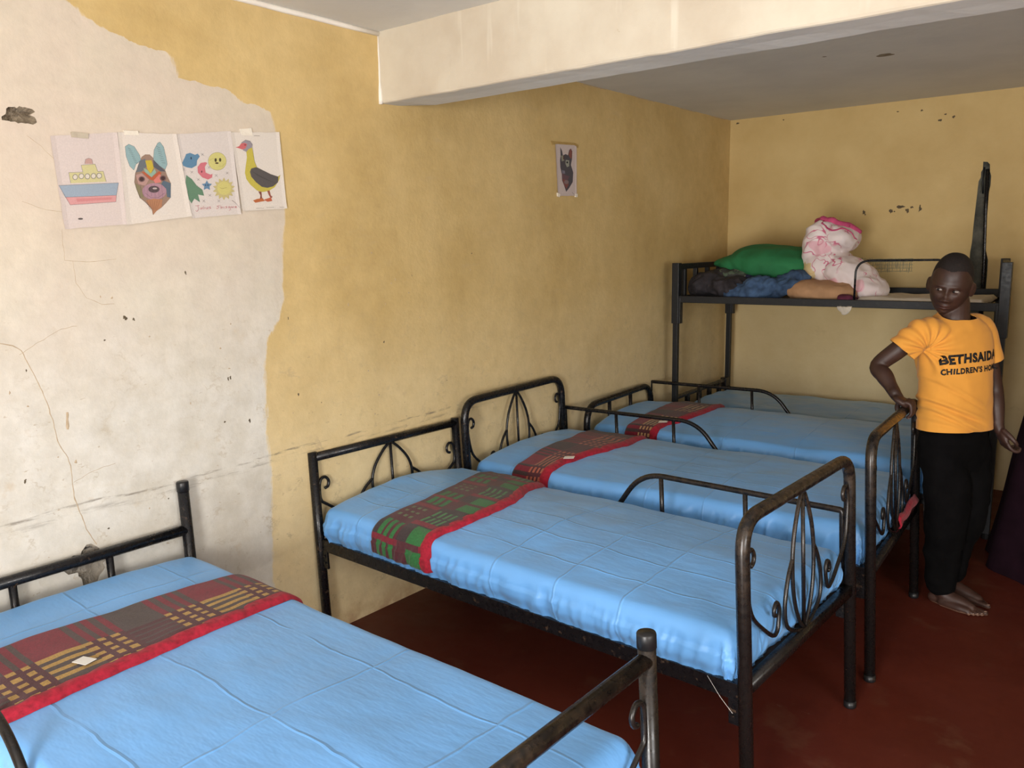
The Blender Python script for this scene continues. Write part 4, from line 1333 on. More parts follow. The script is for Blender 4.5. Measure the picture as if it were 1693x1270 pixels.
ART = {
 'boat': ([(-0.1224, 2.0642), (0.094, 2.0951), (0.0977, 1.7919), (-0.1083, 1.7747)], [
  ('p',[(-0.1124,1.9119),(0.0823,1.9294),(0.0706,1.8881),(-0.0962,1.8756)],(160,175,190)),
  ('p',[(-0.0962,1.8756),(0.0706,1.8881),(0.0669,1.8662),(-0.0832,1.8517)],(222,160,158)),
  ('p',[(-0.0626,1.8725),(0.0561,1.8807),(0.0523,1.8732),(-0.0608,1.8624)],(214,140,140)),
  ('p',[(-0.0774,1.9541),(0.0343,1.965),(0.0405,1.9313),(-0.0747,1.9207)],(214,205,150)),
  ('p',[(-0.0359,1.9799),(0.0097,1.9862),(0.0162,1.9628),(-0.0324,1.9578)],(214,205,150)),
  ('p',[(-0.0239,1.985),(-0.0196,1.9996),(-0.009,2.0041),(0.0009,2.001),(0.0024,1.9866)],(200,160,150)),
  ('l',[(-0.1124,1.9119),(0.0823,1.9294),(0.0706,1.8881),(0.0669,1.8662),(-0.0832,1.8517),(-0.1124,1.9119)],(120,118,122),0.0016),
  ('l',[(-0.0962,1.8756),(0.0706,1.8881)],(120,118,122),0.0016),
  ('l',[(-0.0747,1.9207),(-0.0774,1.9541),(-0.0324,1.9578),(-0.0359,1.9799),(0.0097,1.9862),(0.0162,1.9628),(0.0343,1.965),(0.0405,1.9313)],(120,118,122),0.0016),
  ('l',[(-0.0239,1.985),(-0.0196,1.9996),(-0.009,2.0041),(0.0009,2.001),(0.0024,1.9866)],(120,118,122),0.0016),
  ('p',[(-0.0499,1.9413),(-0.0506,1.9385),(-0.0521,1.9358),(-0.0542,1.9337),(-0.0567,1.9323),(-0.0594,1.9317),(-0.062,1.932),(-0.0643,1.9332),(-0.0659,1.9351),(-0.0669,1.9376),(-0.067,1.9404),(-0.0663,1.9433),(-0.0648,1.9459),(-0.0627,1.948),(-0.0602,1.9495),(-0.0575,1.9501),(-0.0549,1.9498),(-0.0527,1.9486),(-0.051,1.9467),(-0.05,1.9441)],(130,125,118)),
  ('p',[(-0.0519,1.9412),(-0.0524,1.939),(-0.0536,1.9369),(-0.0552,1.9353),(-0.0571,1.9341),(-0.0592,1.9337),(-0.0612,1.9339),(-0.0629,1.9349),(-0.0642,1.9364),(-0.0649,1.9383),(-0.065,1.9405),(-0.0645,1.9428),(-0.0633,1.9448),(-0.0617,1.9465),(-0.0598,1.9476),(-0.0577,1.9481),(-0.0557,1.9478),(-0.054,1.9469),(-0.0527,1.9454),(-0.052,1.9434)],(226,216,200)),
  ('p',[(-0.03,1.9452),(-0.0307,1.9423),(-0.0322,1.9397),(-0.0343,1.9376),(-0.0369,1.9361),(-0.0396,1.9355),(-0.0422,1.9359),(-0.0445,1.937),(-0.0462,1.939),(-0.0472,1.9415),(-0.0473,1.9443),(-0.0466,1.9472),(-0.0451,1.9498),(-0.043,1.952),(-0.0404,1.9534),(-0.0377,1.954),(-0.0351,1.9537),(-0.0328,1.9525),(-0.0311,1.9506),(-0.0301,1.9481)],(130,125,118)),
  ('p',[(-0.032,1.9451),(-0.0326,1.9429),(-0.0337,1.9408),(-0.0353,1.9391),(-0.0373,1.938),(-0.0394,1.9376),(-0.0414,1.9378),(-0.0431,1.9387),(-0.0444,1.9403),(-0.0452,1.9422),(-0.0453,1.9444),(-0.0447,1.9467),(-0.0436,1.9487),(-0.042,1.9504),(-0.04,1.9515),(-0.0379,1.952),(-0.0359,1.9518),(-0.0342,1.9508),(-0.0328,1.9493),(-0.0321,1.9473)],(226,216,200)),
  ('p',[(-0.0105,1.9457),(-0.0112,1.9428),(-0.0127,1.9401),(-0.0149,1.938),(-0.0174,1.9365),(-0.0202,1.9359),(-0.0229,1.9362),(-0.0252,1.9374),(-0.0269,1.9394),(-0.0279,1.9419),(-0.028,1.9448),(-0.0273,1.9476),(-0.0258,1.9503),(-0.0236,1.9525),(-0.0211,1.9539),(-0.0183,1.9545),(-0.0157,1.9542),(-0.0133,1.953),(-0.0116,1.9511),(-0.0106,1.9485)],(130,125,118)),
  ('p',[(-0.0125,1.9456),(-0.0131,1.9433),(-0.0143,1.9412),(-0.0159,1.9395),(-0.0179,1.9384),(-0.02,1.938),(-0.022,1.9382),(-0.0238,1.9391),(-0.0251,1.9407),(-0.0259,1.9426),(-0.026,1.9449),(-0.0254,1.9471),(-0.0243,1.9492),(-0.0226,1.9509),(-0.0206,1.952),(-0.0185,1.9525),(-0.0165,1.9522),(-0.0147,1.9513),(-0.0134,1.9498),(-0.0126,1.9478)],(226,216,200)),
  ('p',[(0.0094,1.9479),(0.0087,1.945),(0.0071,1.9423),(0.005,1.9401),(0.0024,1.9387),(-0.0004,1.9381),(-0.0031,1.9384),(-0.0054,1.9396),(-0.0072,1.9416),(-0.0082,1.9441),(-0.0083,1.947),(-0.0076,1.9499),(-0.0061,1.9525),(-0.0039,1.9547),(-0.0013,1.9561),(0.0015,1.9568),(0.0041,1.9564),(0.0065,1.9553),(0.0082,1.9533),(0.0092,1.9508)],(130,125,118)),
  ('p',[(0.0073,1.9478),(0.0068,1.9455),(0.0056,1.9434),(0.0039,1.9417),(0.0019,1.9406),(-0.0002,1.9401),(-0.0023,1.9404),(-0.0041,1.9413),(-0.0054,1.9428),(-0.0062,1.9448),(-0.0063,1.9471),(-0.0057,1.9493),(-0.0045,1.9514),(-0.0029,1.9531),(-0.0009,1.9542),(0.0013,1.9547),(0.0033,1.9545),(0.0051,1.9535),(0.0064,1.952),(0.0072,1.95)],(226,216,200)),
  ('p',[(0.0283,1.9498),(0.0275,1.9468),(0.026,1.9441),(0.0238,1.9419),(0.0212,1.9405),(0.0184,1.9399),(0.0156,1.9402),(0.0133,1.9414),(0.0115,1.9434),(0.0105,1.9459),(0.0104,1.9488),(0.0111,1.9517),(0.0126,1.9544),(0.0148,1.9566),(0.0174,1.9581),(0.0202,1.9587),(0.023,1.9584),(0.0253,1.9572),(0.0271,1.9552),(0.0281,1.9526)],(130,125,118)),
  ('p',[(0.0262,1.9496),(0.0256,1.9474),(0.0244,1.9453),(0.0227,1.9436),(0.0207,1.9424),(0.0186,1.9419),(0.0165,1.9422),(0.0147,1.9431),(0.0133,1.9447),(0.0126,1.9467),(0.0124,1.9489),(0.013,1.9512),(0.0142,1.9533),(0.0159,1.955),(0.0179,1.9561),(0.02,1.9566),(0.0221,1.9564),(0.0239,1.9554),(0.0253,1.9539),(0.0261,1.9519)],(226,216,200)),
  ('p',[(-0.0476,1.8082),(-0.0481,1.8073),(-0.0493,1.8065),(-0.0512,1.8058),(-0.0535,1.8054),(-0.056,1.8052),(-0.0585,1.8053),(-0.0607,1.8057),(-0.0624,1.8063),(-0.0635,1.8071),(-0.0638,1.808),(-0.0633,1.8089),(-0.0621,1.8097),(-0.0602,1.8104),(-0.0579,1.8108),(-0.0554,1.811),(-0.0529,1.8109),(-0.0507,1.8105),(-0.049,1.8099),(-0.0479,1.8091)],(90,80,78)),
 ]),
 'fox': ([(0.094, 2.0951), (0.3048, 2.1081), (0.3373, 1.8222), (0.0954, 1.7899)], [
  ('p',[(0.1695,2.02),(0.1833,2.0294),(0.1996,2.0306),(0.2116,2.0198),(0.2262,1.9993),(0.2513,1.9824),(0.2577,1.961),(0.269,1.9365),(0.2627,1.8861),(0.2439,1.8667),(0.2256,1.8506),(0.2045,1.8376),(0.1917,1.8249),(0.1902,1.8435),(0.168,1.8676),(0.15,1.8824),(0.1414,1.9094),(0.1358,1.9334),(0.1419,1.9639),(0.1576,1.995)],(158,130,112)),
  ('p',[(0.1157,2.0504),(0.129,2.0594),(0.1472,2.0528),(0.1637,2.0256),(0.1668,2.0077),(0.148,1.9944),(0.1381,1.9742),(0.1252,1.987),(0.1158,2.0192)],(150,180,182)),
  ('l',[(0.1157,2.0504),(0.129,2.0594),(0.1472,2.0528),(0.1637,2.0256),(0.1668,2.0077),(0.148,1.9944),(0.1381,1.9742),(0.1252,1.987),(0.1158,2.0192),(0.1157,2.0504)],(85,95,100),0.0014),
  ('p',[(0.2108,2.0106),(0.2175,2.0477),(0.2329,2.0718),(0.2416,2.0756),(0.2534,2.0597),(0.2587,2.0262),(0.2614,2.0016),(0.2513,1.9824),(0.2323,1.9936)],(150,180,182)),
  ('l',[(0.2108,2.0106),(0.2175,2.0477),(0.2329,2.0718),(0.2416,2.0756),(0.2534,2.0597),(0.2587,2.0262),(0.2614,2.0016),(0.2513,1.9824),(0.2323,1.9936),(0.2108,2.0106)],(85,95,100),0.0014),
  ('l',[(0.1247,2.0466),(0.1353,2.043)],(80,95,100),0.0014),
  ('l',[(0.2253,2.0605),(0.2397,2.0555)],(80,95,100),0.0014),
  ('l',[(0.1272,2.0403),(0.1378,2.0366)],(80,95,100),0.0014),
  ('l',[(0.2275,2.0528),(0.2417,2.0483)],(80,95,100),0.0014),
  ('l',[(0.1297,2.0339),(0.1403,2.0302)],(80,95,100),0.0014),
  ('l',[(0.2298,2.045),(0.2437,2.0411)],(80,95,100),0.0014),
  ('l',[(0.1322,2.0275),(0.1429,2.0238)],(80,95,100),0.0014),
  ('l',[(0.232,2.0372),(0.2457,2.0339)],(80,95,100),0.0014),
  ('l',[(0.1347,2.0211),(0.1454,2.0174)],(80,95,100),0.0014),
  ('l',[(0.2343,2.0294),(0.2477,2.0266)],(80,95,100),0.0014),
  ('l',[(0.1373,2.0147),(0.148,2.0109)],(80,95,100),0.0014),
  ('l',[(0.2365,2.0215),(0.2497,2.0194)],(80,95,100),0.0014),
  ('l',[(0.1398,2.0083),(0.1505,2.0045)],(80,95,100),0.0014),
  ('l',[(0.2388,2.0137),(0.2517,2.0121)],(80,95,100),0.0014),
  ('l',[(0.1423,2.0019),(0.1531,1.998)],(80,95,100),0.0014),
  ('l',[(0.2411,2.0058),(0.2537,2.0048)],(80,95,100),0.0014),
  ('p',[(0.1619,2.0074),(0.1819,2.0148),(0.1861,1.9907),(0.1649,1.9712),(0.1437,1.967)],(110,115,120)),
  ('p',[(0.2111,2.0137),(0.2323,1.9936),(0.2524,1.9762),(0.2339,1.9752),(0.2087,1.9891)],(90,92,100)),
  ('p',[(0.1813,2.0087),(0.2043,2.0117),(0.2101,1.9861),(0.1967,1.9654),(0.1866,1.9786)],(205,180,60)),
  ('p',[(0.1725,1.9838),(0.1864,1.977),(0.1967,1.9654),(0.2131,1.9832),(0.2169,1.9711),(0.1988,1.9533),(0.1775,1.9689)],(150,180,160)),
  ('p',[(0.1633,1.9712),(0.1775,1.9689),(0.1988,1.9533),(0.229,1.9764),(0.2367,1.9691),(0.2076,1.9414),(0.1915,1.9452)],(190,95,60)),
  ('p',[(0.1429,1.9579),(0.1643,1.9652),(0.1883,1.9451),(0.1732,1.923),(0.1496,1.928)],(190,150,140)),
  ('p',[(0.2044,1.9428),(0.228,1.9656),(0.2389,1.9569),(0.2304,1.9379),(0.2101,1.9338)],(220,130,120)),
  ('p',[(0.2494,1.9076),(0.2463,1.8986),(0.2391,1.8903),(0.2285,1.8836),(0.2155,1.8791),(0.2016,1.8773),(0.1879,1.8782),(0.176,1.8819),(0.1669,1.8878),(0.1614,1.8955),(0.1601,1.9041),(0.1631,1.9129),(0.17,1.921),(0.1803,1.9277),(0.193,1.9323),(0.2069,1.9343),(0.2206,1.9335),(0.2328,1.93),(0.2423,1.9241),(0.248,1.9164)],(180,140,152)),
  ('p',[(0.2411,1.9446),(0.2673,1.9365),(0.2627,1.8861),(0.2494,1.8888),(0.2486,1.9169),(0.2315,1.9317)],(92,108,122)),
  ('p',[(0.1387,1.9305),(0.1567,1.9192),(0.1629,1.8828),(0.15,1.8824),(0.1414,1.9094)],(140,130,95)),
  ('p',[(0.1702,1.8738),(0.1986,1.8809),(0.2316,1.8788),(0.2259,1.8537),(0.2045,1.8376),(0.1917,1.8249),(0.1888,1.8466)],(185,130,95)),
  ('p',[(0.2238,1.9137),(0.2225,1.91),(0.2192,1.9066),(0.2144,1.9038),(0.2085,1.9019),(0.2021,1.9011),(0.1959,1.9014),(0.1903,1.9029),(0.1861,1.9053),(0.1835,1.9085),(0.1829,1.912),(0.1842,1.9157),(0.1874,1.9191),(0.1921,1.9219),(0.198,1.9238),(0.2043,1.9246),(0.2106,1.9243),(0.2162,1.9229),(0.2205,1.9205),(0.2232,1.9173)],(85,70,72)),
  ('p',[(0.2151,1.9161),(0.2146,1.9152),(0.2133,1.9142),(0.2114,1.9135),(0.2091,1.9129),(0.2065,1.9127),(0.204,1.9127),(0.2017,1.9131),(0.2,1.9137),(0.1989,1.9145),(0.1986,1.9154),(0.199,1.9164),(0.2003,1.9173),(0.2022,1.9181),(0.2045,1.9186),(0.2071,1.9189),(0.2096,1.9188),(0.2119,1.9185),(0.2137,1.9179),(0.2148,1.9171)],(200,185,180)),
  ('p',[(0.1741,1.9459),(0.1732,1.9428),(0.1713,1.94),(0.1685,1.9377),(0.1651,1.9362),(0.1615,1.9355),(0.1579,1.9358),(0.1549,1.9371),(0.1525,1.9391),(0.1511,1.9418),(0.1508,1.9447),(0.1517,1.9478),(0.1536,1.9506),(0.1564,1.9529),(0.1597,1.9544),(0.1633,1.9551),(0.1669,1.9548),(0.17,1.9536),(0.1724,1.9515),(0.1738,1.9489)],(120,95,92)),
  ('p',[(0.1702,1.9457),(0.1696,1.9436),(0.1683,1.9417),(0.1665,1.9401),(0.1642,1.939),(0.1618,1.9386),(0.1594,1.9388),(0.1574,1.9397),(0.1558,1.9411),(0.1549,1.9429),(0.1547,1.9449),(0.1553,1.947),(0.1565,1.9489),(0.1584,1.9505),(0.1606,1.9516),(0.1631,1.952),(0.1654,1.9518),(0.1675,1.951),(0.1691,1.9496),(0.17,1.9478)],(70,45,45)),
  ('p',[(0.2522,1.9529),(0.2514,1.9498),(0.2494,1.9469),(0.2465,1.9446),(0.243,1.943),(0.2392,1.9423),(0.2355,1.9426),(0.2323,1.9439),(0.2298,1.9459),(0.2283,1.9486),(0.228,1.9517),(0.2289,1.9548),(0.2309,1.9576),(0.2337,1.96),(0.2372,1.9616),(0.241,1.9623),(0.2447,1.962),(0.248,1.9607),(0.2505,1.9587),(0.2519,1.956)],(120,95,92)),
  ('p',[(0.2482,1.9527),(0.2476,1.9506),(0.2463,1.9486),(0.2443,1.947),(0.242,1.9459),(0.2395,1.9454),(0.237,1.9456),(0.2348,1.9465),(0.2332,1.9479),(0.2322,1.9498),(0.232,1.9519),(0.2326,1.954),(0.234,1.956),(0.2359,1.9576),(0.2382,1.9587),(0.2407,1.9591),(0.2432,1.9589),(0.2454,1.9581),(0.247,1.9567),(0.248,1.9548)],(70,45,45)),
  ('l',[(0.1576,1.9284),(0.1497,1.8793)],(120,90,110),0.0011),
  ('l',[(0.1695,1.9252),(0.164,1.8874)],(120,90,110),0.0011),
  ('l',[(0.1815,1.9221),(0.1769,1.8802)],(120,90,110),0.0011),
  ('l',[(0.1947,1.93),(0.1914,1.8884)],(120,90,110),0.0011),
  ('l',[(0.2069,1.9269),(0.2046,1.8811)],(120,90,110),0.0011),
  ('l',[(0.2191,1.9237),(0.2192,1.8893)],(120,90,110),0.0011),
  ('l',[(0.2325,1.9318),(0.2326,1.882)],(120,90,110),0.0011),
  ('l',[(0.175,1.874),(0.1818,1.8418)],(130,80,50),0.0011),
  ('l',[(0.1842,1.8743),(0.1864,1.8419)],(130,80,50),0.0011),
  ('l',[(0.1934,1.8745),(0.191,1.842)],(130,80,50),0.0011),
  ('l',[(0.2026,1.8748),(0.1956,1.8421)],(130,80,50),0.0011),
  ('l',[(0.2119,1.8751),(0.2003,1.8422)],(130,80,50),0.0011),
  ('l',[(0.2213,1.8754),(0.2049,1.8423)],(130,80,50),0.0011),
  ('l',[(0.1709,1.8984),(0.189,1.8837),(0.2155,1.8845),(0.2404,1.901)],(100,70,90),0.0013),
  ('l',[(0.1576,1.995),(0.1419,1.9639),(0.1358,1.9334),(0.1414,1.9094),(0.15,1.8824),(0.168,1.8676),(0.1902,1.8435),(0.1917,1.8249)],(95,80,70),0.0012),
 ]),
 'space': ([(0.3025, 2.1079), (0.5274, 2.1391), (0.5436, 1.8346), (0.3392, 1.8157)], [
  ('p',[(0.3191,2.0098),(0.3319,2.0304),(0.3376,2.0421),(0.3538,2.0475),(0.3723,2.0418),(0.3839,2.0469),(0.3911,2.0374),(0.3786,2.0222),(0.3754,2.0049),(0.3553,1.9937),(0.3366,1.9954),(0.3214,2.0001)],(98,140,170)),
  ('p',[(0.3484,2.0225),(0.3481,2.0209),(0.3477,2.0194),(0.347,2.0183),(0.3462,2.0175),(0.3454,2.0172),(0.3447,2.0174),(0.344,2.0181),(0.3436,2.0192),(0.3433,2.0206),(0.3433,2.0222),(0.3436,2.0237),(0.3441,2.0252),(0.3448,2.0264),(0.3455,2.0271),(0.3463,2.0274),(0.3471,2.0273),(0.3477,2.0266),(0.3482,2.0255),(0.3484,2.0241)],(40,50,70)),
  ('p',[(0.3585,2.0288),(0.3582,2.0272),(0.3577,2.0258),(0.357,2.0246),(0.3563,2.0238),(0.3554,2.0235),(0.3547,2.0237),(0.354,2.0244),(0.3536,2.0255),(0.3533,2.0269),(0.3534,2.0285),(0.3536,2.0301),(0.3541,2.0315),(0.3548,2.0327),(0.3556,2.0335),(0.3564,2.0338),(0.3571,2.0336),(0.3578,2.0329),(0.3582,2.0318),(0.3585,2.0304)],(40,50,70)),
  ('p',[(0.4984,2.0273),(0.4968,2.02),(0.4934,2.0129),(0.4883,2.0064),(0.4819,2.0009),(0.4743,1.9966),(0.4661,1.9938),(0.4577,1.9925),(0.4494,1.9928),(0.4417,1.9947),(0.435,1.9981),(0.4296,2.0029),(0.4257,2.0087),(0.4235,2.0153),(0.4232,2.0223),(0.4248,2.0295),(0.4281,2.0364),(0.433,2.0428),(0.4393,2.0483),(0.4467,2.0526),(0.4548,2.0556),(0.4632,2.057),(0.4715,2.0568),(0.4793,2.055),(0.4862,2.0517),(0.4918,2.047),(0.4958,2.0411),(0.498,2.0344)],(216,208,130)),
  ('l',[(0.4984,2.0273),(0.4968,2.02),(0.4934,2.0129),(0.4883,2.0064),(0.4819,2.0009),(0.4743,1.9966),(0.4661,1.9938),(0.4577,1.9925),(0.4494,1.9928),(0.4417,1.9947),(0.435,1.9981),(0.4296,2.0029),(0.4257,2.0087),(0.4235,2.0153),(0.4232,2.0223),(0.4248,2.0295),(0.4281,2.0364),(0.433,2.0428),(0.4393,2.0483),(0.4467,2.0526),(0.4548,2.0556),(0.4632,2.057),(0.4715,2.0568),(0.4793,2.055),(0.4862,2.0517),(0.4918,2.047),(0.4958,2.0411),(0.498,2.0344),(0.4984,2.0273)],(130,125,90),0.0013),
  ('p',[(0.4588,2.029),(0.4584,2.0268),(0.4576,2.0248),(0.4564,2.0232),(0.455,2.0221),(0.4535,2.0217),(0.4521,2.0219),(0.4509,2.0229),(0.45,2.0243),(0.4495,2.0262),(0.4495,2.0284),(0.4499,2.0306),(0.4507,2.0326),(0.4519,2.0342),(0.4533,2.0353),(0.4547,2.0357),(0.4562,2.0355),(0.4574,2.0346),(0.4583,2.0331),(0.4588,2.0312)],(75,65,40)),
  ('p',[(0.4774,2.0312),(0.477,2.029),(0.4762,2.0269),(0.475,2.0253),(0.4736,2.0242),(0.4721,2.0238),(0.4707,2.024),(0.4694,2.0249),(0.4685,2.0264),(0.468,2.0284),(0.468,2.0305),(0.4684,2.0327),(0.4692,2.0347),(0.4704,2.0364),(0.4718,2.0374),(0.4733,2.0379),(0.4747,2.0376),(0.4759,2.0367),(0.4769,2.0352),(0.4774,2.0333)],(75,65,40)),
  ('p',[(0.4656,2.0187),(0.4652,2.0177),(0.4641,2.0169),(0.4624,2.0161),(0.4603,2.0156),(0.458,2.0153),(0.4557,2.0153),(0.4537,2.0156),(0.4521,2.0161),(0.4511,2.0168),(0.4509,2.0177),(0.4513,2.0187),(0.4524,2.0195),(0.4541,2.0203),(0.4562,2.0208),(0.4585,2.0211),(0.4607,2.0211),(0.4628,2.0209),(0.4643,2.0203),(0.4653,2.0196)],(80,60,40)),
  ('l',[(0.4291,2.0256),(0.4395,2.0321),(0.4495,2.0328)],(150,140,80),0.0012),
  ('l',[(0.464,2.0075),(0.4809,2.0085),(0.4921,2.021)],(150,140,80),0.0012),
  ('p',[(0.4121,2.0187),(0.4185,2.0162),(0.4074,2.0011),(0.4089,1.981),(0.428,1.9748),(0.4365,1.9781),(0.4337,1.9649),(0.4166,1.9567),(0.3943,1.9629),(0.378,1.9792),(0.3781,1.9993),(0.3923,2.0145)],(214,120,130)),
  ('p',[(0.3961,1.9837),(0.3959,1.9825),(0.3954,1.9813),(0.3947,1.9804),(0.394,1.9798),(0.3931,1.9795),(0.3923,1.9797),(0.3917,1.9802),(0.3912,1.9811),(0.3909,1.9822),(0.3909,1.9834),(0.3911,1.9847),(0.3916,1.9858),(0.3923,1.9868),(0.393,1.9874),(0.3938,1.9876),(0.3946,1.9875),(0.3953,1.9869),(0.3958,1.9861),(0.3961,1.985)],(110,50,60)),
  ('p',[(0.331,1.9681),(0.3519,1.955),(0.3691,1.9328),(0.3904,1.9193),(0.3951,1.8977),(0.3711,1.9012),(0.3767,1.8739),(0.3553,1.8862),(0.3426,1.8686),(0.328,1.8825),(0.3224,1.908),(0.3306,1.9112),(0.3224,1.9421)],(104,140,112)),
  ('p',[(0.3572,1.9251),(0.3563,1.9219),(0.3542,1.9189),(0.3512,1.9165),(0.3475,1.9149),(0.3435,1.9142),(0.3396,1.9146),(0.3362,1.9159),(0.3336,1.9181),(0.3321,1.9209),(0.3317,1.9241),(0.3326,1.9273),(0.3347,1.9302),(0.3377,1.9326),(0.3414,1.9342),(0.3453,1.9349),(0.3492,1.9346),(0.3527,1.9333),(0.3553,1.9311),(0.3568,1.9283)],(90,125,105)),
  ('l',[(0.3306,1.9112),(0.3576,1.9122),(0.3723,1.933)],(70,100,80),0.0013),
  ('p',[(0.4114,1.9539),(0.417,1.9429),(0.431,1.9415),(0.4201,1.932),(0.4211,1.9195),(0.4088,1.9247),(0.3956,1.9185),(0.3988,1.9311),(0.3897,1.9396),(0.4039,1.9423)],(104,140,170)),
  ('p',[(0.4069,1.9359),(0.4067,1.935),(0.4064,1.9342),(0.4059,1.9336),(0.4053,1.9331),(0.4047,1.9329),(0.4041,1.9331),(0.4036,1.9335),(0.4032,1.9341),(0.403,1.9349),(0.403,1.9358),(0.4031,1.9367),(0.4035,1.9375),(0.404,1.9382),(0.4046,1.9386),(0.4052,1.9388),(0.4058,1.9387),(0.4063,1.9383),(0.4067,1.9376),(0.4069,1.9368)],(40,50,70)),
  ('p',[(0.4161,1.9364),(0.4159,1.9354),(0.4156,1.9346),(0.4151,1.934),(0.4145,1.9335),(0.4139,1.9333),(0.4133,1.9335),(0.4128,1.9339),(0.4124,1.9345),(0.4122,1.9353),(0.4121,1.9362),(0.4123,1.9371),(0.4127,1.9379),(0.4132,1.9386),(0.4137,1.939),(0.4144,1.9392),(0.415,1.9391),(0.4155,1.9387),(0.4159,1.9381),(0.4161,1.9373)],(40,50,70)),
  ('p',[(0.4825,1.9674),(0.489,1.9551),(0.5029,1.9643),(0.5022,1.95),(0.5187,1.9535),(0.5109,1.9401),(0.5267,1.9371),(0.5133,1.9272),(0.5251,1.9184),(0.5087,1.9141),(0.5143,1.9012),(0.4983,1.9033),(0.4965,1.889),(0.4841,1.8971),(0.4754,1.8842),(0.4689,1.8966),(0.4552,1.8876),(0.4558,1.9018),(0.4398,1.8986),(0.4474,1.9118),(0.4322,1.9148),(0.4452,1.9244),(0.4338,1.9331),(0.4496,1.9374),(0.4442,1.95),(0.4598,1.9481),(0.4615,1.9622),(0.4738,1.9544)],(205,190,130)),
  ('p',[(0.5097,1.9295),(0.5075,1.9216),(0.5027,1.9145),(0.4957,1.9087),(0.4872,1.9048),(0.478,1.9033),(0.4691,1.9042),(0.4613,1.9074),(0.4554,1.9127),(0.4518,1.9194),(0.4511,1.927),(0.4532,1.9348),(0.4578,1.9419),(0.4647,1.9476),(0.4731,1.9515),(0.4823,1.9532),(0.4912,1.9524),(0.4991,1.9492),(0.5052,1.944),(0.5088,1.9372)],(216,205,125)),
  ('l',[(0.4624,1.9296),(0.4705,1.9261),(0.4913,1.9308)],(120,105,60),0.0014),
  ('l',[(0.396,2.0492),(0.407,2.0414)],(110,105,110),0.0012),
  ('l',[(0.3966,2.0409),(0.4064,2.0496)],(110,105,110),0.0012),
  ('l',[(0.3487,1.9833),(0.3594,1.9754)],(110,105,110),0.0012),
  ('l',[(0.3492,1.9751),(0.3589,1.9836)],(110,105,110),0.0012),
  ('l',[(0.372,1.9588),(0.3829,1.9507)],(110,105,110),0.0012),
  ('l',[(0.3725,1.9505),(0.3823,1.9591)],(110,105,110),0.0012),
  ('l',[(0.4454,1.9772),(0.4567,1.969)],(110,105,110),0.0012),
  ('l',[(0.446,1.9687),(0.4561,1.9775)],(110,105,110),0.0012),
  ('l',[(0.4917,1.9885),(0.5033,1.9803)],(110,105,110),0.0012),
  ('l',[(0.4923,1.98),(0.5026,1.9889)],(110,105,110),0.0012),
  ('l',[(0.4126,1.9041),(0.4238,1.8958)],(110,105,110),0.0012),
  ('l',[(0.4132,1.8957),(0.4232,1.9042)],(110,105,110),0.0012),
  ('l',[(0.3863,1.8829),(0.3973,1.8745)],(110,105,110),0.0012),
  ('l',[(0.3868,1.8745),(0.3967,1.8829)],(110,105,110),0.0012),
  ('l',[(0.4475,1.8848),(0.4588,1.8763)],(110,105,110),0.0012),
  ('l',[(0.4481,1.8762),(0.4582,1.8848)],(110,105,110),0.0012),
  ('l',[(0.4181,2.0046),(0.4292,1.9966)],(110,105,110),0.0012),
  ('l',[(0.4187,1.9963),(0.4286,2.005)],(110,105,110),0.0012),
  ('l',[(0.3165,1.9914),(0.327,1.9835)],(110,105,110),0.0012),
  ('l',[(0.317,1.9832),(0.3265,1.9917)],(110,105,110),0.0012),
  ('l',[(0.508,1.8852),(0.5211,1.8766),(0.5405,1.8574)],(120,90,90),0.0016),
  ('l',[(0.3562,1.8603),(0.3725,1.8621)],(205,80,100),0.0016),
  ('l',[(0.3659,1.8611),(0.3681,1.849),(0.3609,1.8401),(0.3554,1.8435)],(205,80,100),0.0016),
  ('l',[(0.3751,1.8549),(0.3752,1.8485),(0.3804,1.8492),(0.3823,1.8563),(0.383,1.8493)],(205,80,100),0.0016),
  ('l',[(0.3879,1.8611),(0.3882,1.8488)],(205,80,100),0.0016),
  ('l',[(0.3931,1.8565),(0.3935,1.8495)],(205,80,100),0.0016),
  ('l',[(0.398,1.8567),(0.3987,1.8497),(0.4047,1.851),(0.4053,1.858),(0.406,1.8504)],(205,80,100),0.0016),
  ('l',[(0.4179,1.8589),(0.4105,1.857),(0.4181,1.8536),(0.4106,1.8505)],(205,80,100),0.0016),
  ('l',[(0.4551,1.8643),(0.4431,1.861),(0.4512,1.8574),(0.4432,1.8513),(0.4391,1.8535)],(205,80,100),0.0016),
  ('l',[(0.4592,1.8644),(0.4595,1.8525),(0.4621,1.8588),(0.4665,1.8589),(0.467,1.853)],(205,80,100),0.0016),
  ('l',[(0.4724,1.8603),(0.4725,1.8537)],(205,80,100),0.0016),
  ('l',[(0.4854,1.8618),(0.4784,1.8598),(0.4857,1.857),(0.4786,1.8539)],(205,80,100),0.0016),
  ('l',[(0.4975,1.8621),(0.4904,1.8601),(0.4924,1.8554),(0.4983,1.8603),(0.4989,1.8505),(0.4927,1.8464)],(205,80,100),0.0016),
  ('l',[(0.5034,1.8626),(0.5042,1.8563),(0.5081,1.8612),(0.5104,1.8564),(0.5145,1.8637)],(205,80,100),0.0016),
  ('l',[(0.5235,1.8628),(0.5177,1.8602),(0.5202,1.8567),(0.5242,1.8628),(0.5257,1.8556)],(205,80,100),0.0016),
 ]),
 'duck': ([(0.5245, 2.1345), (0.7411, 2.1543), (0.753, 1.8599), (0.5498, 1.8461)], [
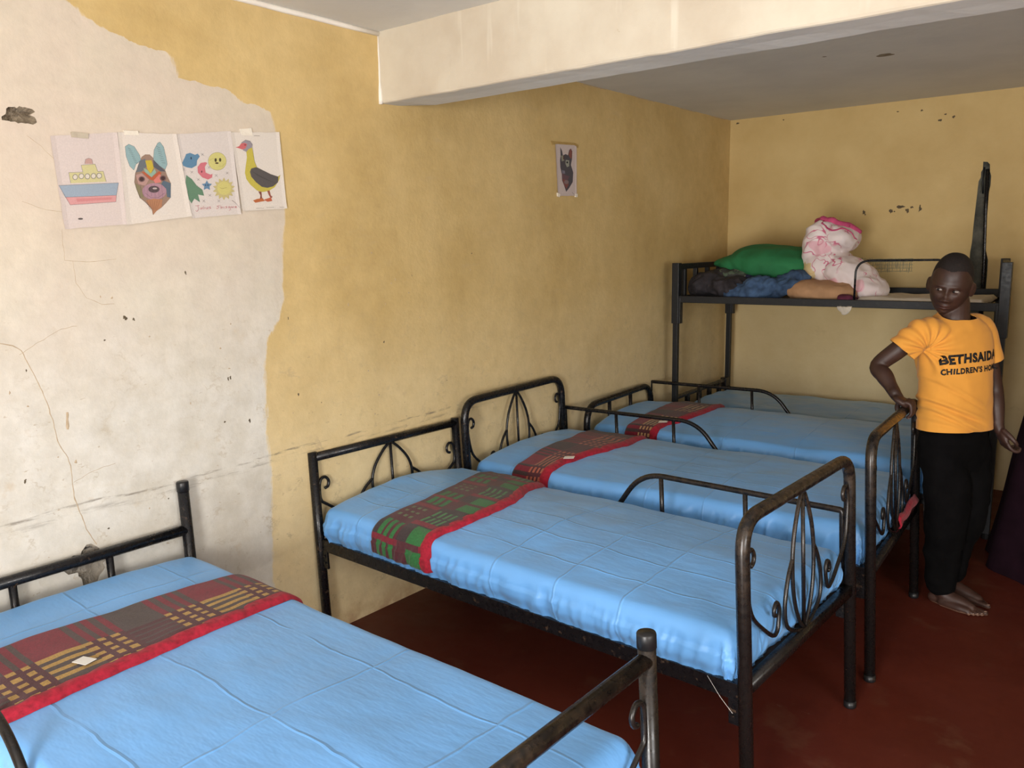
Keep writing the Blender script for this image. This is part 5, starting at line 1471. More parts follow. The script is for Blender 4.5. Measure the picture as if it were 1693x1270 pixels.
  ('p',[(0.586,2.0676),(0.5959,2.0803),(0.6127,2.0891),(0.6161,2.0653),(0.6191,2.0352),(0.6281,2.013),(0.6529,2.0038),(0.6889,1.9904),(0.7223,1.9828),(0.7342,1.9897),(0.727,1.9705),(0.7039,1.9413),(0.6764,1.9262),(0.6463,1.9204),(0.6211,1.9255),(0.5939,1.9458),(0.5777,1.9662),(0.5733,1.9901),(0.5804,2.0206),(0.5872,2.0481)],(206,190,80)),
  ('p',[(0.6024,2.0069),(0.6246,2.0137),(0.6529,2.0038),(0.6889,1.9904),(0.7242,1.9829),(0.7206,1.9608),(0.6966,1.9441),(0.6699,1.9374),(0.6442,1.9403),(0.62,1.9561),(0.6,1.9764),(0.596,1.9944)],(92,86,84)),
  ('l',[(0.6053,1.998),(0.6326,1.9781)],(70,65,64),0.0013),
  ('l',[(0.6122,1.9947),(0.6419,1.9756)],(70,65,64),0.0013),
  ('l',[(0.6192,1.9915),(0.6512,1.973)],(70,65,64),0.0013),
  ('l',[(0.6262,1.9882),(0.6606,1.9704)],(70,65,64),0.0013),
  ('l',[(0.6332,1.9849),(0.67,1.9677)],(70,65,64),0.0013),
  ('l',[(0.6402,1.9816),(0.6795,1.9651)],(70,65,64),0.0013),
  ('l',[(0.6473,1.9783),(0.689,1.9625)],(70,65,64),0.0013),
  ('l',[(0.6543,1.975),(0.6986,1.9598)],(70,65,64),0.0013),
  ('l',[(0.6615,1.9716),(0.7082,1.9571)],(70,65,64),0.0013),
  ('p',[(0.5676,2.1004),(0.5861,2.1121),(0.6054,2.1095),(0.6152,2.0983),(0.6124,2.0861),(0.5958,2.0788),(0.586,2.0676),(0.5723,2.0725),(0.5664,2.0855)],(158,150,158)),
  ('p',[(0.5656,2.0973),(0.5817,2.101),(0.5919,2.0965),(0.5835,2.0808),(0.569,2.0752),(0.5553,2.0787),(0.5409,2.0811),(0.5559,2.0861)],(214,110,112)),
  ('p',[(0.5878,2.0937),(0.5875,2.0929),(0.5867,2.0921),(0.5855,2.0914),(0.5841,2.0909),(0.5826,2.0906),(0.5811,2.0906),(0.5797,2.0909),(0.5787,2.0914),(0.578,2.0921),(0.5778,2.0929),(0.5782,2.0938),(0.5789,2.0946),(0.5801,2.0953),(0.5815,2.0958),(0.583,2.096),(0.5846,2.096),(0.5859,2.0958),(0.587,2.0952),(0.5876,2.0945)],(150,70,80)),
  ('l',[(0.5676,2.1004),(0.5861,2.1121),(0.6054,2.1095),(0.6152,2.0983),(0.6161,2.0653),(0.6191,2.0352),(0.6281,2.013),(0.6529,2.0038),(0.6889,1.9904),(0.7223,1.9828),(0.7342,1.9897)],(95,90,70),0.0012),
  ('p',[(0.6264,1.9227),(0.6409,1.9217),(0.6412,1.9017),(0.6425,1.8955),(0.6315,1.8952),(0.635,1.9076)],(140,80,65)),
  ('p',[(0.6671,1.9258),(0.6784,1.9278),(0.6826,1.9093),(0.6904,1.9033),(0.6816,1.8968),(0.6734,1.9105)],(160,90,75)),
  ('p',[(0.5999,1.8865),(0.6185,1.8932),(0.6445,1.8971),(0.6529,1.8865),(0.6361,1.8836),(0.6101,1.8785)],(196,110,62)),
  ('p',[(0.6477,1.891),(0.682,1.9015),(0.6877,1.8876),(0.6657,1.8838)],(200,105,72)),
  ('l',[(0.6102,1.857),(0.6304,1.8587),(0.6451,1.8584)],(150,142,130),0.002),
  ('l',[(0.6583,1.8618),(0.6922,1.8633)],(160,152,140),0.0022),
  ('l',[(0.7189,1.8646),(0.742,1.8651)],(150,142,130),0.002),
  ('l',[(0.625,2.1307),(0.6504,2.1324)],(140,130,120),0.0022),
 ]),
 'wolf': ([(2.606, 2.2689), (2.818, 2.2761), (2.8154, 1.9816), (2.6251, 1.9749)], [
  ('p',[(2.6555,2.2475),(2.6722,2.2297),(2.6803,2.2049),(2.7089,2.2133),(2.7319,2.2086),(2.7438,2.2383),(2.7613,2.2493),(2.7757,2.2343),(2.7724,2.1921),(2.7603,2.1557),(2.7833,2.1148),(2.7769,2.059),(2.7414,2.0248),(2.7092,2.0008),(2.6895,2.0356),(2.6699,2.0636),(2.6675,2.0988),(2.6539,2.1363),(2.6516,2.1743),(2.6576,2.2001)],(84,80,86)),
  ('p',[(2.7377,2.2122),(2.7525,2.2422),(2.7625,2.2478),(2.7728,2.2309),(2.7695,2.1919),(2.752,2.1939)],(140,84,76)),
  ('p',[(2.6604,2.2003),(2.686,2.2053),(2.6942,2.1771),(2.6685,2.1691)],(150,148,130)),
  ('p',[(2.7085,2.1813),(2.7431,2.1804),(2.7428,2.1481),(2.7195,2.1403),(2.7054,2.1587)],(165,165,150)),
  ('p',[(2.732,2.1684),(2.7315,2.1666),(2.7302,2.1649),(2.7281,2.1635),(2.7255,2.1625),(2.7227,2.162),(2.7198,2.1621),(2.7173,2.1628),(2.7153,2.1639),(2.714,2.1654),(2.7135,2.1672),(2.714,2.169),(2.7153,2.1707),(2.7174,2.1721),(2.72,2.1731),(2.7228,2.1736),(2.7257,2.1735),(2.7282,2.1728),(2.7303,2.1717),(2.7316,2.1702)],(40,40,48)),
  ('p',[(2.6678,2.1212),(2.6963,2.1196),(2.7018,2.1038),(2.6732,2.1007)],(130,125,140)),
  ('p',[(2.67,2.0733),(2.7071,2.0687),(2.7358,2.0441),(2.7123,2.0171),(2.6895,2.0388)],(134,80,76)),
  ('p',[(2.7359,2.0571),(2.7347,2.0534),(2.7314,2.05),(2.7262,2.0472),(2.7197,2.0453),(2.7126,2.0444),(2.7055,2.0446),(2.6991,2.046),(2.694,2.0483),(2.6908,2.0514),(2.6897,2.0549),(2.6909,2.0586),(2.6942,2.062),(2.6993,2.0648),(2.7058,2.0667),(2.7129,2.0677),(2.72,2.0674),(2.7265,2.0661),(2.7316,2.0638),(2.7348,2.0607)],(140,118,118)),
  ('p',[(2.6831,2.2019),(2.6945,2.2027),(2.6942,2.1803),(2.6829,2.1828)],(95,60,55)),
  ('p',[(2.6676,2.1052),(2.7075,2.0945),(2.7479,2.0902),(2.7244,2.0663),(2.6729,2.0734)],(110,82,90)),
  ('l',[(2.7704,1.9999),(2.785,1.9889)],(70,66,66),0.003),
 ]),
}
D = {}
for key, lf in (('boat', .0025), ('fox', .0045), ('space', .0025), ('duck', .0045), ('wolf', .003)):
    D[key] = drawing(key, lf)
tape('tape', [(-.057, 2.083), (-.003, 2.082), (-.004, 2.066), (-.058, 2.066)], M['tape_grey'], 'dull grey tape', D['boat'])
tape('tape', [(.115, 2.103), (.165, 2.106), (.168, 2.092), (.118, 2.089)], M['tape_clear'], None, D['fox'])
tape('tape', [(.565, 2.150), (.615, 2.158), (.620, 2.130), (.572, 2.128)], M['tape_clear'], None, D['duck'])
tape('tape', [(2.565, 2.275), (2.63, 2.276), (2.80, 2.282), (2.836, 2.275), (2.836, 2.258), (2.80, 2.270), (2.63, 2.263), (2.575, 2.255)], M['tape_brown'], 'strip of brown tape', D['wolf'])
tape('tape', [(2.620, 1.992), (2.645, 1.985), (2.640, 1.968), (2.622, 1.972)], M['tape_clear'], None, D['wolf'], .007)
tape('tape', [(2.800, 1.993), (2.822, 1.993), (2.822, 1.974), (2.802, 1.974)], M['tape_clear'], None, D['wolf'], .007)

# ------------------------------------------------------------------ the boy
def mat_skin():
    k = NT('dark_brown_skin')
    co = k.coord()
    c = k.mix(k.ramp(k.noise(14, 4, .6, co), .3, .7), (0.033, 0.0145, 0.010), (0.052, 0.024, 0.017))
    return k.out(c, k.ramp(k.noise(40, 2, .5, co), .3, .7,   .44, .56), k.bump(k.noise(260, 2, .5, co), .12, .001), Specular_IOR_Level=.42, Subsurface_Weight=.05, Subsurface_Radius=(.01, .004, .002))


M['skin'] = mat_skin()
M['sole'] = mat_cloth('lighter_sole_skin', (0.16, 0.085, 0.055), 0.6, .15, 20)
M['hair'] = mat_cloth('short_black_hair', (0.013, 0.009, 0.008), 0.8, .4, 160, 500)
M['eye'] = mat_cloth('eye_white', (0.36, 0.32, 0.29), 0.2, .03, 30)
M['iris'] = mat_cloth('dark_iris', (0.008, 0.005, 0.004), 0.10, .1, 30)
M['lip'] = mat_cloth('lip_skin', (0.066, 0.027, 0.023), 0.5, .15, 60)
M['shirt'] = mat_cloth('orange_cotton', (0.66, 0.295, 0.046), 0.88, .07, 6, 900, .1)
M['print'] = mat_cloth('black_print', (0.013, 0.012, 0.012), 0.7, .2, 60)
M['trouser'] = mat_cloth('black_trouser_cloth', (0.0032, 0.003, 0.0032), 1.0, .3, 12, spec=.06)
M['nail'] = mat_cloth('pale_nail', (0.34, 0.22, 0.17), 0.35, .05, 40)

PEL = Vector((2.090, 2.799, .800)); CH = Vector((2.072, 2.790, 1.141)); NK = Vector((2.064, 2.785, 1.354))
FT = Vector((math.cos(math.radians(-41)), math.sin(math.radians(-41)), 0))     # chest faces
FP = Vector((math.cos(math.radians(-30)), math.sin(math.radians(-30)), 0))     # hips face
RT_ = Vector((FT.y, -FT.x, 0)); RP = Vector((FP.y, -FP.x, 0))
RSH = Vector((1.955, 2.640, 1.288)); LSH = Vector((2.150, 2.905, 1.294))
REL = Vector((1.803, 2.585, 1.133))
GRIP = bed_pt(3, LEN, .640, .958)            # top of the footboard he holds
RAILDIR = (bed_pt(3, LEN, .74, .958) - bed_pt(3, LEN, .54, .958)).normalized()
RWR = GRIP + Vector((-.038, .006, .062))
LEL = Vector((2.212, 2.958, 1.018)); LWR = Vector((2.245, 2.915, .850))
HC = Vector((2.040, 2.764, 1.493))

# head: sculpted from a sphere, then turned
def head_mesh(bm):
    HW, HD, HH = .0825, .102, .138
    nu, nv = 120, 90
    yaw, pitch, roll_ = math.radians(-86), math.radians(-12), math.radians(-9)
    f = Vector((math.cos(yaw) * math.cos(pitch), math.sin(yaw) * math.cos(pitch), math.sin(pitch)))
    side = f.cross(Vector((0, 0, 1))).normalized()       # subject's right
    upv = side.cross(f).normalized()
    q = Quaternion(f, roll_)
    side, upv = q @ side, q @ upv
    def place(x, y, z):
        return HC + side * x + f * y + upv * z
    g2 = lambda x, z, cx, cz, sx, sz: math.exp(-((x - cx) / sx) ** 2 - ((z - cz) / sz) ** 2)
    def shape(d):
        x, y, z = d.x, d.y, d.z
        e_ = 2.28
        k_ = (abs(x) ** e_ + abs(y) ** e_ + abs(z) ** e_) ** (-1 / e_)
        k_ = k_ if z > 0 else 1 + (k_ - 1) * .6
        x, y, z = x * k_, y * k_, z * k_
        X, Y, Z = x * HW, y * HD, z * HH
        # jaw narrows, back of the skull is full, face is flatter
        if Z < 0:
            t = min(1, -Z / HH)
            X *= 1 - .19 * t ** 2.0
            Y *= 1 - (.05 if y > 0 else .48) * t ** 1.3
        else:
            X *= 1 + .02 * (1 - z)
        if y < 0: Y *= 1.06
        if y > 0:
            fr = sstep(.0, .35, y)
            X *= 1 - .03 * fr
            # flat front, then features
            Y = min(Y, HD * (.93 + .07 * y)) if y > .6 else Y
            ax = abs(X)
            dy = 0
            dy += .010 * g2(ax, Z, .030, .014, .024, .010)            # brow
            dy -= .013 * g2(ax, Z, .031, -.004, .017, .012)           # sockets
            dy += .007 * g2(ax, Z, .044, -.032, .020, .020)           # cheeks
            dy += .012 * g2(X, Z, 0, -.014, .009, .024)               # bridge
            dy += .023 * g2(X, Z, 0, -.044, .015, .012)               # tip
            dy += .014 * g2(ax, Z, .017, -.048, .009, .008)           # nostril wings
            dy -= .005 * g2(ax, Z, .007, -.056, .005, .004)
            dy += .009 * g2(X, Z, 0, -.076, .030, .020)               # mouth mound
            dy += .009 * g2(X, Z, 0, -.0725, .022, .0050)             # upper lip
            dy -= .006 * g2(X, Z, 0, -.0795, .024, .0028)             # mouth line
            dy += .011 * g2(X, Z, 0, -.0870, .020, .0060)             # lower lip
            dy -= .006 * g2(X, Z, 0, -.098, .018, .006)
            dy += .010 * g2(X, Z, 0, -.112, .020, .014)               # chin
            dy += .004 * g2(X, Z, 0, .055, .045, .035)                # forehead
            Y += dy * fr
        return X, Y, Z
    rows = []
    for j in range(nv + 1):
        ph = -math.pi / 2 + math.pi * j / nv
        ring = []
        for i in range(nu):
            th = 2 * math.pi * i / nu
            d = Vector((math.cos(ph) * math.cos(th), math.cos(ph) * math.sin(th), math.sin(ph)))
            ring.append(shape(d))
        rows.append(ring)
    V = [[bm.verts.new(place(*p)) for p in r] for r in rows[1:-1]]
    for a, b in zip(V, V[1:]):
        for i in range(nu):
            bm.faces.new((a[i], a[(i + 1) % nu], b[(i + 1) % nu], b[i]))
    s = bm.verts.new(place(*rows[0][0])); n_ = bm.verts.new(place(*rows[-1][0]))
    for i in range(nu):
        bm.faces.new((s, V[0][(i + 1) % nu], V[0][i])); bm.faces.new((n_, V[-1][i], V[-1][(i + 1) % nu]))
    # ears
    for sd in (-1, 1):
        g = bmesh.ops.create_icosphere(bm, subdivisions=3, radius=1)['verts']
        for v in g:
            d = v.co.copy()
            x, y, z = d.x * .0105, d.y * .021, d.z * .033
            if d.z < 0: y *= 1 + .35 * d.z
            x -= .006 * math.exp(-(d.y / .5) ** 2 - ((d.z - .1) / .55) ** 2) * (1 if d.x > 0 else 0)
            v.co = place(sd * (.0880 + x + .009 * (-d.y)), -.004 + y - abs(x) * .2, -.012 + z)
    return place, shape


bm = bmesh.new()
place, hshape = head_mesh(bm)
limb(bm, [CH + Vector((0, 0, .10)), NK + Vector((-.004, -.002, -.02)), NK + (HC - NK) * .28 + Vector((0.0, .018, .015)), HC + Vector((-.004, .03, -.03))], [.074, .064, .058, .058], 24, 6)
# trunk and hips (inside the clothes)
def lofted(bm, secs, n=40, ex=2.4):
    """secs: (centre, right vec, front vec, half width, half depth)"""
    rows = []
    for c, r, f, hw, hd in secs:
        ring = []
        for i in range(n):
            a = 2 * math.pi * i / n
            ca, sa = math.cos(a), math.sin(a)
            k_ = (abs(ca) ** ex + abs(sa) ** ex) ** (-1 / ex)
            ring.append(bm.verts.new(c + r * ca * k_ * hw + f * sa * k_ * hd))
        rows.append(ring)
    for a, b in zip(rows, rows[1:]):
        for i in range(n): bm.faces.new((a[i], a[(i + 1) % n], b[(i + 1) % n], b[i]))
    bm.faces.new(list(reversed(rows[0]))); bm.faces.new(rows[-1])


mid = lambda t: PEL.lerp(CH, t)
lofted(bm, [(PEL + Vector((0, 0, -.10)), RP, FP, .10, .075), (PEL, RP, FP, .14, .09), (mid(.5), RP, FP, .125, .08), (CH, RT_, FT, .15, .09), (CH + Vector((0, 0, .12)), RT_, FT, .155, .085), (NK + Vector((0, 0, -.035)), RT_, FT, .085, .06)], 32, 2.2)
# arms
limb(bm, [RSH + Vector((.03, .03, .0)), RSH, RSH.lerp(REL, .5), REL, REL.lerp(RWR, .35), REL.lerp(RWR, .75), RWR], [.045, .050, .041, .036, .037, .028, .025], 20, 6)
limb(bm, [LSH + Vector((-.03, -.03, .0)), LSH, LSH.lerp(LEL, .5), LEL, LEL.lerp(LWR, .4), LWR], [.045, .049, .040, .035, .035, .025], 20, 6)
# right hand closed over the footboard rail: palm behind/above, fingers over and down the far side, thumb below
G = GRIP; X_ = Vector((1, 0, 0)) - RAILDIR * RAILDIR.x; X_.normalize(); Z_ = Vector((0, 0, 1)); Y_ = RAILDIR
hp = lambda x, y, z: G + X_ * x + Y_ * y + Z_ * z
nails = []
g = bmesh.ops.create_icosphere(bm, subdivisions=3, radius=1)['verts']
for v in g:
    d = v.co.copy(); e = 2.6
    k_ = (abs(d.x) ** e + abs(d.y) ** e + abs(d.z) ** e) ** (-1 / e)
    q = Vector((d.x * k_ * .040, d.y * k_ * .043, d.z * k_ * .017))
    q = Matrix.Rotation(.55, 3, 'Y') @ q
    v.co = hp(-.012 + q.x, q.y, .040 + q.z)
limb(bm, [RWR + Vector((-.01, 0, .012)), RWR, hp(-.022, 0, .046)], [.025, .025, .022], 16, 4)
for n, (yy, L_) in enumerate(((-.034, .84), (-.0125, .98), (.010, 1.0), (.032, .93))):
    r = .0088 - (.0010 if n == 0 else 0)
    ch = [hp(.010, yy, .041), hp(.027 , yy * 1.02, .0335), hp(.0335 * (.96 + .04 * L_), yy * 1.0, .010), hp(.031, yy * .97, -.014 * L_), hp(.018, yy * .95, -.029 * L_)]
    limb(bm, ch, [r * 1.12, r * 1.08, r, r * .95, r * .82], 14, 5)
    tip = ch[-1]; nails.append((tip + X_ * (r * .78) - Z_ * (r * .1), X_ * .8 - Z_ * .6))
limb(bm, [hp(-.026, .036, .030), hp(-.036, .040, .006), hp(-.028, .036, -.021), hp(-.006, .030, -.033)], [.0125, .0115, .0105, .0085], 14, 5)
# left hand hanging, half curled
fl = Vector((.62, -.78, 0)); fl.normalize()
dn = (Vector((2.282, 2.905, .762)) - LWR).normalized()
sdv = dn.cross(fl).normalized()
lp = lambda a, b, c: LWR + dn * a + fl * b + sdv * c          # a down, b forward (thumb side), c away from the thigh
g = bmesh.ops.create_icosphere(bm, subdivisions=3, radius=1)['verts']
for v in g:
    d = v.co.copy(); e = 2.6
    k_ = (abs(d.x) ** e + abs(d.y) ** e + abs(d.z) ** e) ** (-1 / e)
    v.co = lp(.045 + d.x * k_ * .044, d.y * k_ * (.034 + .006 * d.x), d.z * k_ * .015)
limb(bm, [LWR - dn * .02, LWR, lp(.025, 0, 0)], [.025, .0245, .022], 16, 4)
palm = -1
for n, (yy, L_) in enumerate(((.028, .94), (.010, 1.0), (-.009, .95), (-.026, .80))):
    r = .0085 - (.001 if n == 3 else 0)
    c0 = palm
    ch = [lp(.080, yy, 0), lp(.080 + .022 * L_, yy * 1.02, c0 * .004), lp(.080 + .040 * L_, yy * 1.0, c0 * (.016 + .004 * n)), lp(.080 + .046 * L_, yy * .98, c0 * (.033 + .005 * n)), lp(.080 + .036 * L_, yy * .96, c0 * (.044 + .004 * n))]
    limb(bm, ch, [r * 1.1, r * 1.05, r, r * .93, r * .8], 14, 5)
limb(bm, [lp(.020, .026, c0 * .004), lp(.042, .042, c0 * .012), lp(.068, .047, c0 * .022), lp(.088, .042, c0 * .030)], [.0125, .0118, .010, .0082], 14, 5)
# legs and feet
RAN = Vector((2.085, 2.772, .075)); LAN = Vector((2.095, 2.905, .075))
RHIP = PEL + RP * .085 + Vector((0, 0, -.03)); LHIP = PEL - RP * .085 + Vector((0, 0, -.03))
RKN = RHIP.lerp(RAN, .5) + FP * .03; LKN = LHIP.lerp(LAN, .5) + FP * .03
limb(bm, [RHIP, RKN, RKN.lerp(RAN, .35) - FP * .012, RAN + Vector((0, 0, .05)), RAN], [.075, .048, .046, .034, .034], 18, 6)
limb(bm, [LHIP, LKN, LKN.lerp(LAN, .35) - FP * .012, LAN + Vector((0, 0, .05)), LAN], [.075, .048, .046, .034, .034], 18, 6)
TOES = []
for an, ang in ((RAN, -15), (LAN, -14)):
    fd = Vector((math.cos(math.radians(ang)), math.sin(math.radians(ang)), 0)); sd = Vector((-fd.y, fd.x, 0))
    base = Vector((an.x, an.y, 0))
    fp_ = lambda f_, s_, z_: base + fd * f_ + sd * s_ + Vector((0, 0, z_))
    s = 1 if an is RAN else -1         # big-toe side
    limb(bm, [an + Vector((0, 0, .01)), fp_(.02, 0, .052), fp_(.075, .004 * s, .038), fp_(.135, .008 * s, .026)], [.036, .036, .032, .024], 20, 5)
    limb(bm, [fp_(-.028, 0, .027), fp_(.01, 0, .024)], [.027, .028], 16, 4)
    limb(bm, [fp_(.02, -.018 * s, .022), fp_(.09, -.022 * s, .020), fp_(.135, -.020 * s, .017)], [.022, .021, .016], 14, 4)
    limb(bm, [fp_(.05, .016 * s, .026), fp_(.10, .022 * s, .022), fp_(.145, .024 * s, .017)], [.024, .022, .016], 14, 4)
    for n, (sy, ln, r) in enumerate(((.027, .052, .0125), (.010, .050, .009), (-.004, .044, .0085), (-.017, .037, .008), (-.029, .028, .0075))):
        x0 = .142 - n * .006
        ch = [fp_(x0 - .02, sy * s * .92, .018), fp_(x0 + ln * .5, sy * s, .0165), fp_(x0 + ln, sy * s, r + .001)]
        limb(bm, ch, [r * 1.1, r, r * .85], 12, 4)
        TOES.append((fp_(x0 + ln * .96, sy * s, r * 1.95), r, fd, sd))
boy = from_bm('person', bm, M['skin'])
md = boy.modifiers.new('r', 'REMESH'); md.mode = 'VOXEL'; md.voxel_size = .0036
md = boy.modifiers.new('s', 'SMOOTH'); md.iterations = 3; md.factor = .5
bake_modifiers(boy)
for p in boy.data.polygons: p.use_smooth = True
tag(boy, 'boy in an orange printed t-shirt and black trousers, one hand on the bed end', 'person')
# soles read lighter along the foot edge
boy.data.materials.append(M['sole'])
for p in boy.data.polygons:
    if p.center.z < .011: p.material_index = 1

# hair: close-cropped cap over the skull
bm = bmesh.new()
rows = []
nu, nv = 96, 44
for j in range(nv + 1):
    ring = []
    for i in range(nu):
        th = 2 * math.pi * i / nu
        d0 = Vector((math.cos(th), math.sin(th), 0))
        # hairline: high over the forehead, low at the nape, round the ears
        fr = d0.y
        lim = .60 if fr > .62 else (.60 - (.62 - fr) * .72 if fr > -.2 else .01 - (-.2 - fr) * .64)
        lim += .015 * math.sin(th * 7)
        ph0 = lim
        ph = ph0 + (math.pi / 2 - .002 - ph0) * j / nv
        d = Vector((math.cos(ph) * math.cos(th), math.cos(ph) * math.sin(th), math.sin(ph)))
        X, Y, Z = hshape(d)
        k_ = 1 + (.016 * sstep(0, .30, j / nv) + .0005) + .004 * nz(X * 160, Y * 160, Z * 160)
        ring.append(place(X * k_, Y * k_, Z * k_))
    rows.append(ring)
hair = from_grid('hair', rows, M['hair'], boy, closed_u=True)
hair['label'] = 'close-cropped black hair'
# eyes, lids of skin already in the sockets
for sd_ in (-1, 1):
    X, Y, Z = hshape(Vector((sd_ * .36, .93, -.03)).normalized())
    ex, ey, ez = sd_ * .0310, .0835, -.0045
    bm = bmesh.new()
    g = bmesh.ops.create_uvsphere(bm, u_segments=24, v_segments=16, radius=1)['verts']
    for v in g: v.co = place(ex + v.co.x * .0145, ey + v.co.y * .0110, ez + v.co.z * .0048)
    e = from_bm('eye', bm, M['eye'], boy)
    bm = bmesh.new()
    g = bmesh.ops.create_uvsphere(bm, u_segments=18, v_segments=12, radius=1)['verts']
    for v in g: v.co = place(ex + .0050 + v.co.x * .0066, ey + .0085 + v.co.y * .0032, ez - .0005 + v.co.z * .0050)
    from_bm('iris', bm, M['iris'], e)
    bm = bmesh.new()
    pts = []
    for t in range(9):
        u = t / 8
        xx = ex - .017 + .034 * u
        pts.append(place(xx, ey + .0115 - .010 * abs(u - .5) ** 2 * 4, ez + .0055 + .0030 * math.sin(u * math.pi)))
    tube(bm, pts, [.0016 + .0014 * math.sin(t / 8 * math.pi) for t in range(9)], 8)
    from_bm('eyelid', bm, M['skin'], e)
    bm = bmesh.new()
    pts = [place(sd_ * (.014 + .034 * t / 8), .1005 - .014 * (t / 8) ** 2, .0145 + .005 * math.sin(t / 8 * 2.6)) for t in range(9)]
    tube(bm, pts, [.0010 + .0016 * math.sin(t / 8 * math.pi) for t in range(9)], 8)
    from_bm('eyebrow', bm, M['hair'], boy)
# lips
tb = BVHTree.FromObject(boy, bpy.context.evaluated_depsgraph_get())
fdir = (place(0, 1, 0) - place(0, 0, 0)).normalized()
for nm, zc, hz, hw in (('upper_lip', -.0735, .0038, .0215), ('lower_lip', -.0862, .0048, .0195)):
    rows = []
    for i in range(17):
        u = i / 16 * 2 - 1
        r = []
        for j in range(5):
            v_ = j / 4 * 2 - 1
            zz = zc + hz * v_ * (1 - u * u) ** .6 + (.0025 * (1 - abs(u)) * (1 if nm == 'upper_lip' else -.6)) * 0 + .0015 * u * u
            o_ = place(u * hw, .22, zz)
            h = tb.ray_cast(o_, -fdir)
            p = h[0] if h[0] is not None else place(u * hw, .1, zz)
            r.append(p + fdir * (.0004 + .0016 * (1 - v_ * v_) * (1 - u * u)))
        rows.append(r)
    from_grid(nm, rows, M['lip'], boy)
for p, d in nails:
    bm = bmesh.new()
    g = bmesh.ops.create_icosphere(bm, subdivisions=2, radius=1)['verts']
    d = d.normalized(); ax = Y_; az = d.cross(ax)
    for v in g: v.co = p + ax * (v.co.x * .0052) + az * (v.co.y * .0065) + d * (v.co.z * .0014)
    from_bm('fingernail', bm, M['nail'], boy)
for p, r, fd, sd in TOES:
    bm = bmesh.new()
    g = bmesh.ops.create_icosphere(bm, subdivisions=2, radius=1)['verts']
    for v in g: v.co = p + fd * (v.co.x * r * .6) + sd * (v.co.y * r * .62) + Vector((0, 0, v.co.z * .0013 - .0012))
    from_bm('toenail', bm, M['nail'], boy)

# t-shirt
bm = bmesh.new()
up_ = Vector((0, 0, 1))
def tw(t):   # twist from hips to chest
    a = math.radians(-30 - 11 * t); f = Vector((math.cos(a), math.sin(a), 0)); return Vector((f.y, -f.x, 0)), f
secs = []
for z, hw, hd, off in ((.790, .184, .120, 0), (.820, .184, .121, 0), (.85, .180, .120, .002), (.93, .172, .116, .004), (1.02, .168, .115, .004), (1.10, .170, .116, .002), (1.17, .173, .114, 0), (1.23, .172, .108, -.004),
                       (1.28, .165, .098, -.006), (1.315, .142, .086, -.008), (1.342, .108, .074, -.008), (1.360, .075, .064, -.006), (1.372, .066, .060, -.004)):
    t = (z - .80) / .5
    r, f = tw(min(1, max(0, t)))
    c = PEL.lerp(CH, min(1, (z - .8) / .341)) if z < 1.141 else CH.lerp(NK, (z - 1.141) / .213)
    secs.append((Vector((c.x, c.y, z)) + f * off, r, f, hw, hd))
lofted(bm, secs, 56, 2.35)
RCF = Vector((1.893, 2.610, 1.208)); LCF = Vector((2.186, 2.936, 1.140))
limb(bm, [RSH + Vector((.05, .05, -.01)), RSH + Vector((.012, .008, -.004)), RSH.lerp(RCF, .55), RCF, RCF + (RCF - RSH).normalized() * .03], [.070, .066, .064, .064, .064], 28, 6)
limb(bm, [LSH + Vector((-.05, -.05, -.01)), LSH + Vector((-.010, -.006, -.004)), LSH.lerp(LCF, .55), LCF, LCF + (LCF - LSH).normalized() * .03], [.070, .064, .060, .058, .058], 28, 6)
shirt = from_bm('t_shirt', bm, M['shirt'], boy)
md = shirt.modifiers.new('r', 'REMESH'); md.mode = 'VOXEL'; md.voxel_size = .0048
md = shirt.modifiers.new('s', 'SMOOTH'); md.iterations = 7; md.factor = .5
bake_modifiers(shirt)
# wrinkles: diagonal pulls from the right armpit and soft folds at the waist
nr = [v.normal.copy() for v in shirt.data.vertices]
arm = RSH + Vector((.015, .0, -.075))
for v, n in zip(shirt.data.vertices, nr):
    p = v.co
    rr = (p - CH).dot(RT_)
    w = 0
    d = p - arm
    dist = d.length
    ang = math.atan2(-d.z, -(d.dot(RT_)))
    w += .0065 * math.sin(ang * 13 + 1.2 * nz(p.x * 6, p.y * 6, p.z * 6)) * math.exp(-((dist - .07) / .10) ** 2)
    # two long diagonal folds across the belly
    for c0, sl, am in ((.965, -.42, .009), (.925, -.50, .007), (1.055, -.55, .004), (.885, -.25, .004)):
        line = p.z - (c0 + sl * (.13 - rr))
        w += -am * math.exp(-(line / .009) ** 2) * sstep(-.12, .0, rr) * sstep(.19, .12, rr) + am * .8 * math.exp(-((line - .018) / .011) ** 2) * sstep(-.12, .0, rr)
    w += .0045 * nz(p.x * 9, p.y * 9, p.z * 13) * sstep(1.30, 1.15, p.z)
    w += .0030 * nz(p.x * 22, p.y * 22, p.z * 16)
    v.co = p + n * w
bm = bmesh.new(); bm.from_mesh(shirt.data)
def trim_off(bm, co, no, centre, rad):
    geom = [f for f in bm.faces if (f.calc_center_median() - centre).length < rad]
    es = {e for f in geom for e in f.edges}; vv = {v for f in geom for v in f.verts}
    bmesh.ops.bisect_plane(bm, geom=list(geom) + list(es) + list(vv), plane_co=co, plane_no=no, clear_outer=False)
    dead = [f for f in bm.faces if (f.calc_center_median() - centre).length < rad * .98 and (f.calc_center_median() - co).dot(no) > 0]
    bmesh.ops.delete(bm, geom=dead, context='FACES')
trim_off(bm, Vector((PEL.x, PEL.y, .840)), Vector((.03, -.05, -1)).normalized(), Vector((PEL.x, PEL.y, .79)), .32)
trim_off(bm, RCF, (RCF - RSH).normalized(), RCF + (RCF - RSH).normalized() * .05, .105)
trim_off(bm, LCF, (LCF - LSH).normalized(), LCF + (LCF - LSH).normalized() * .05, .10)
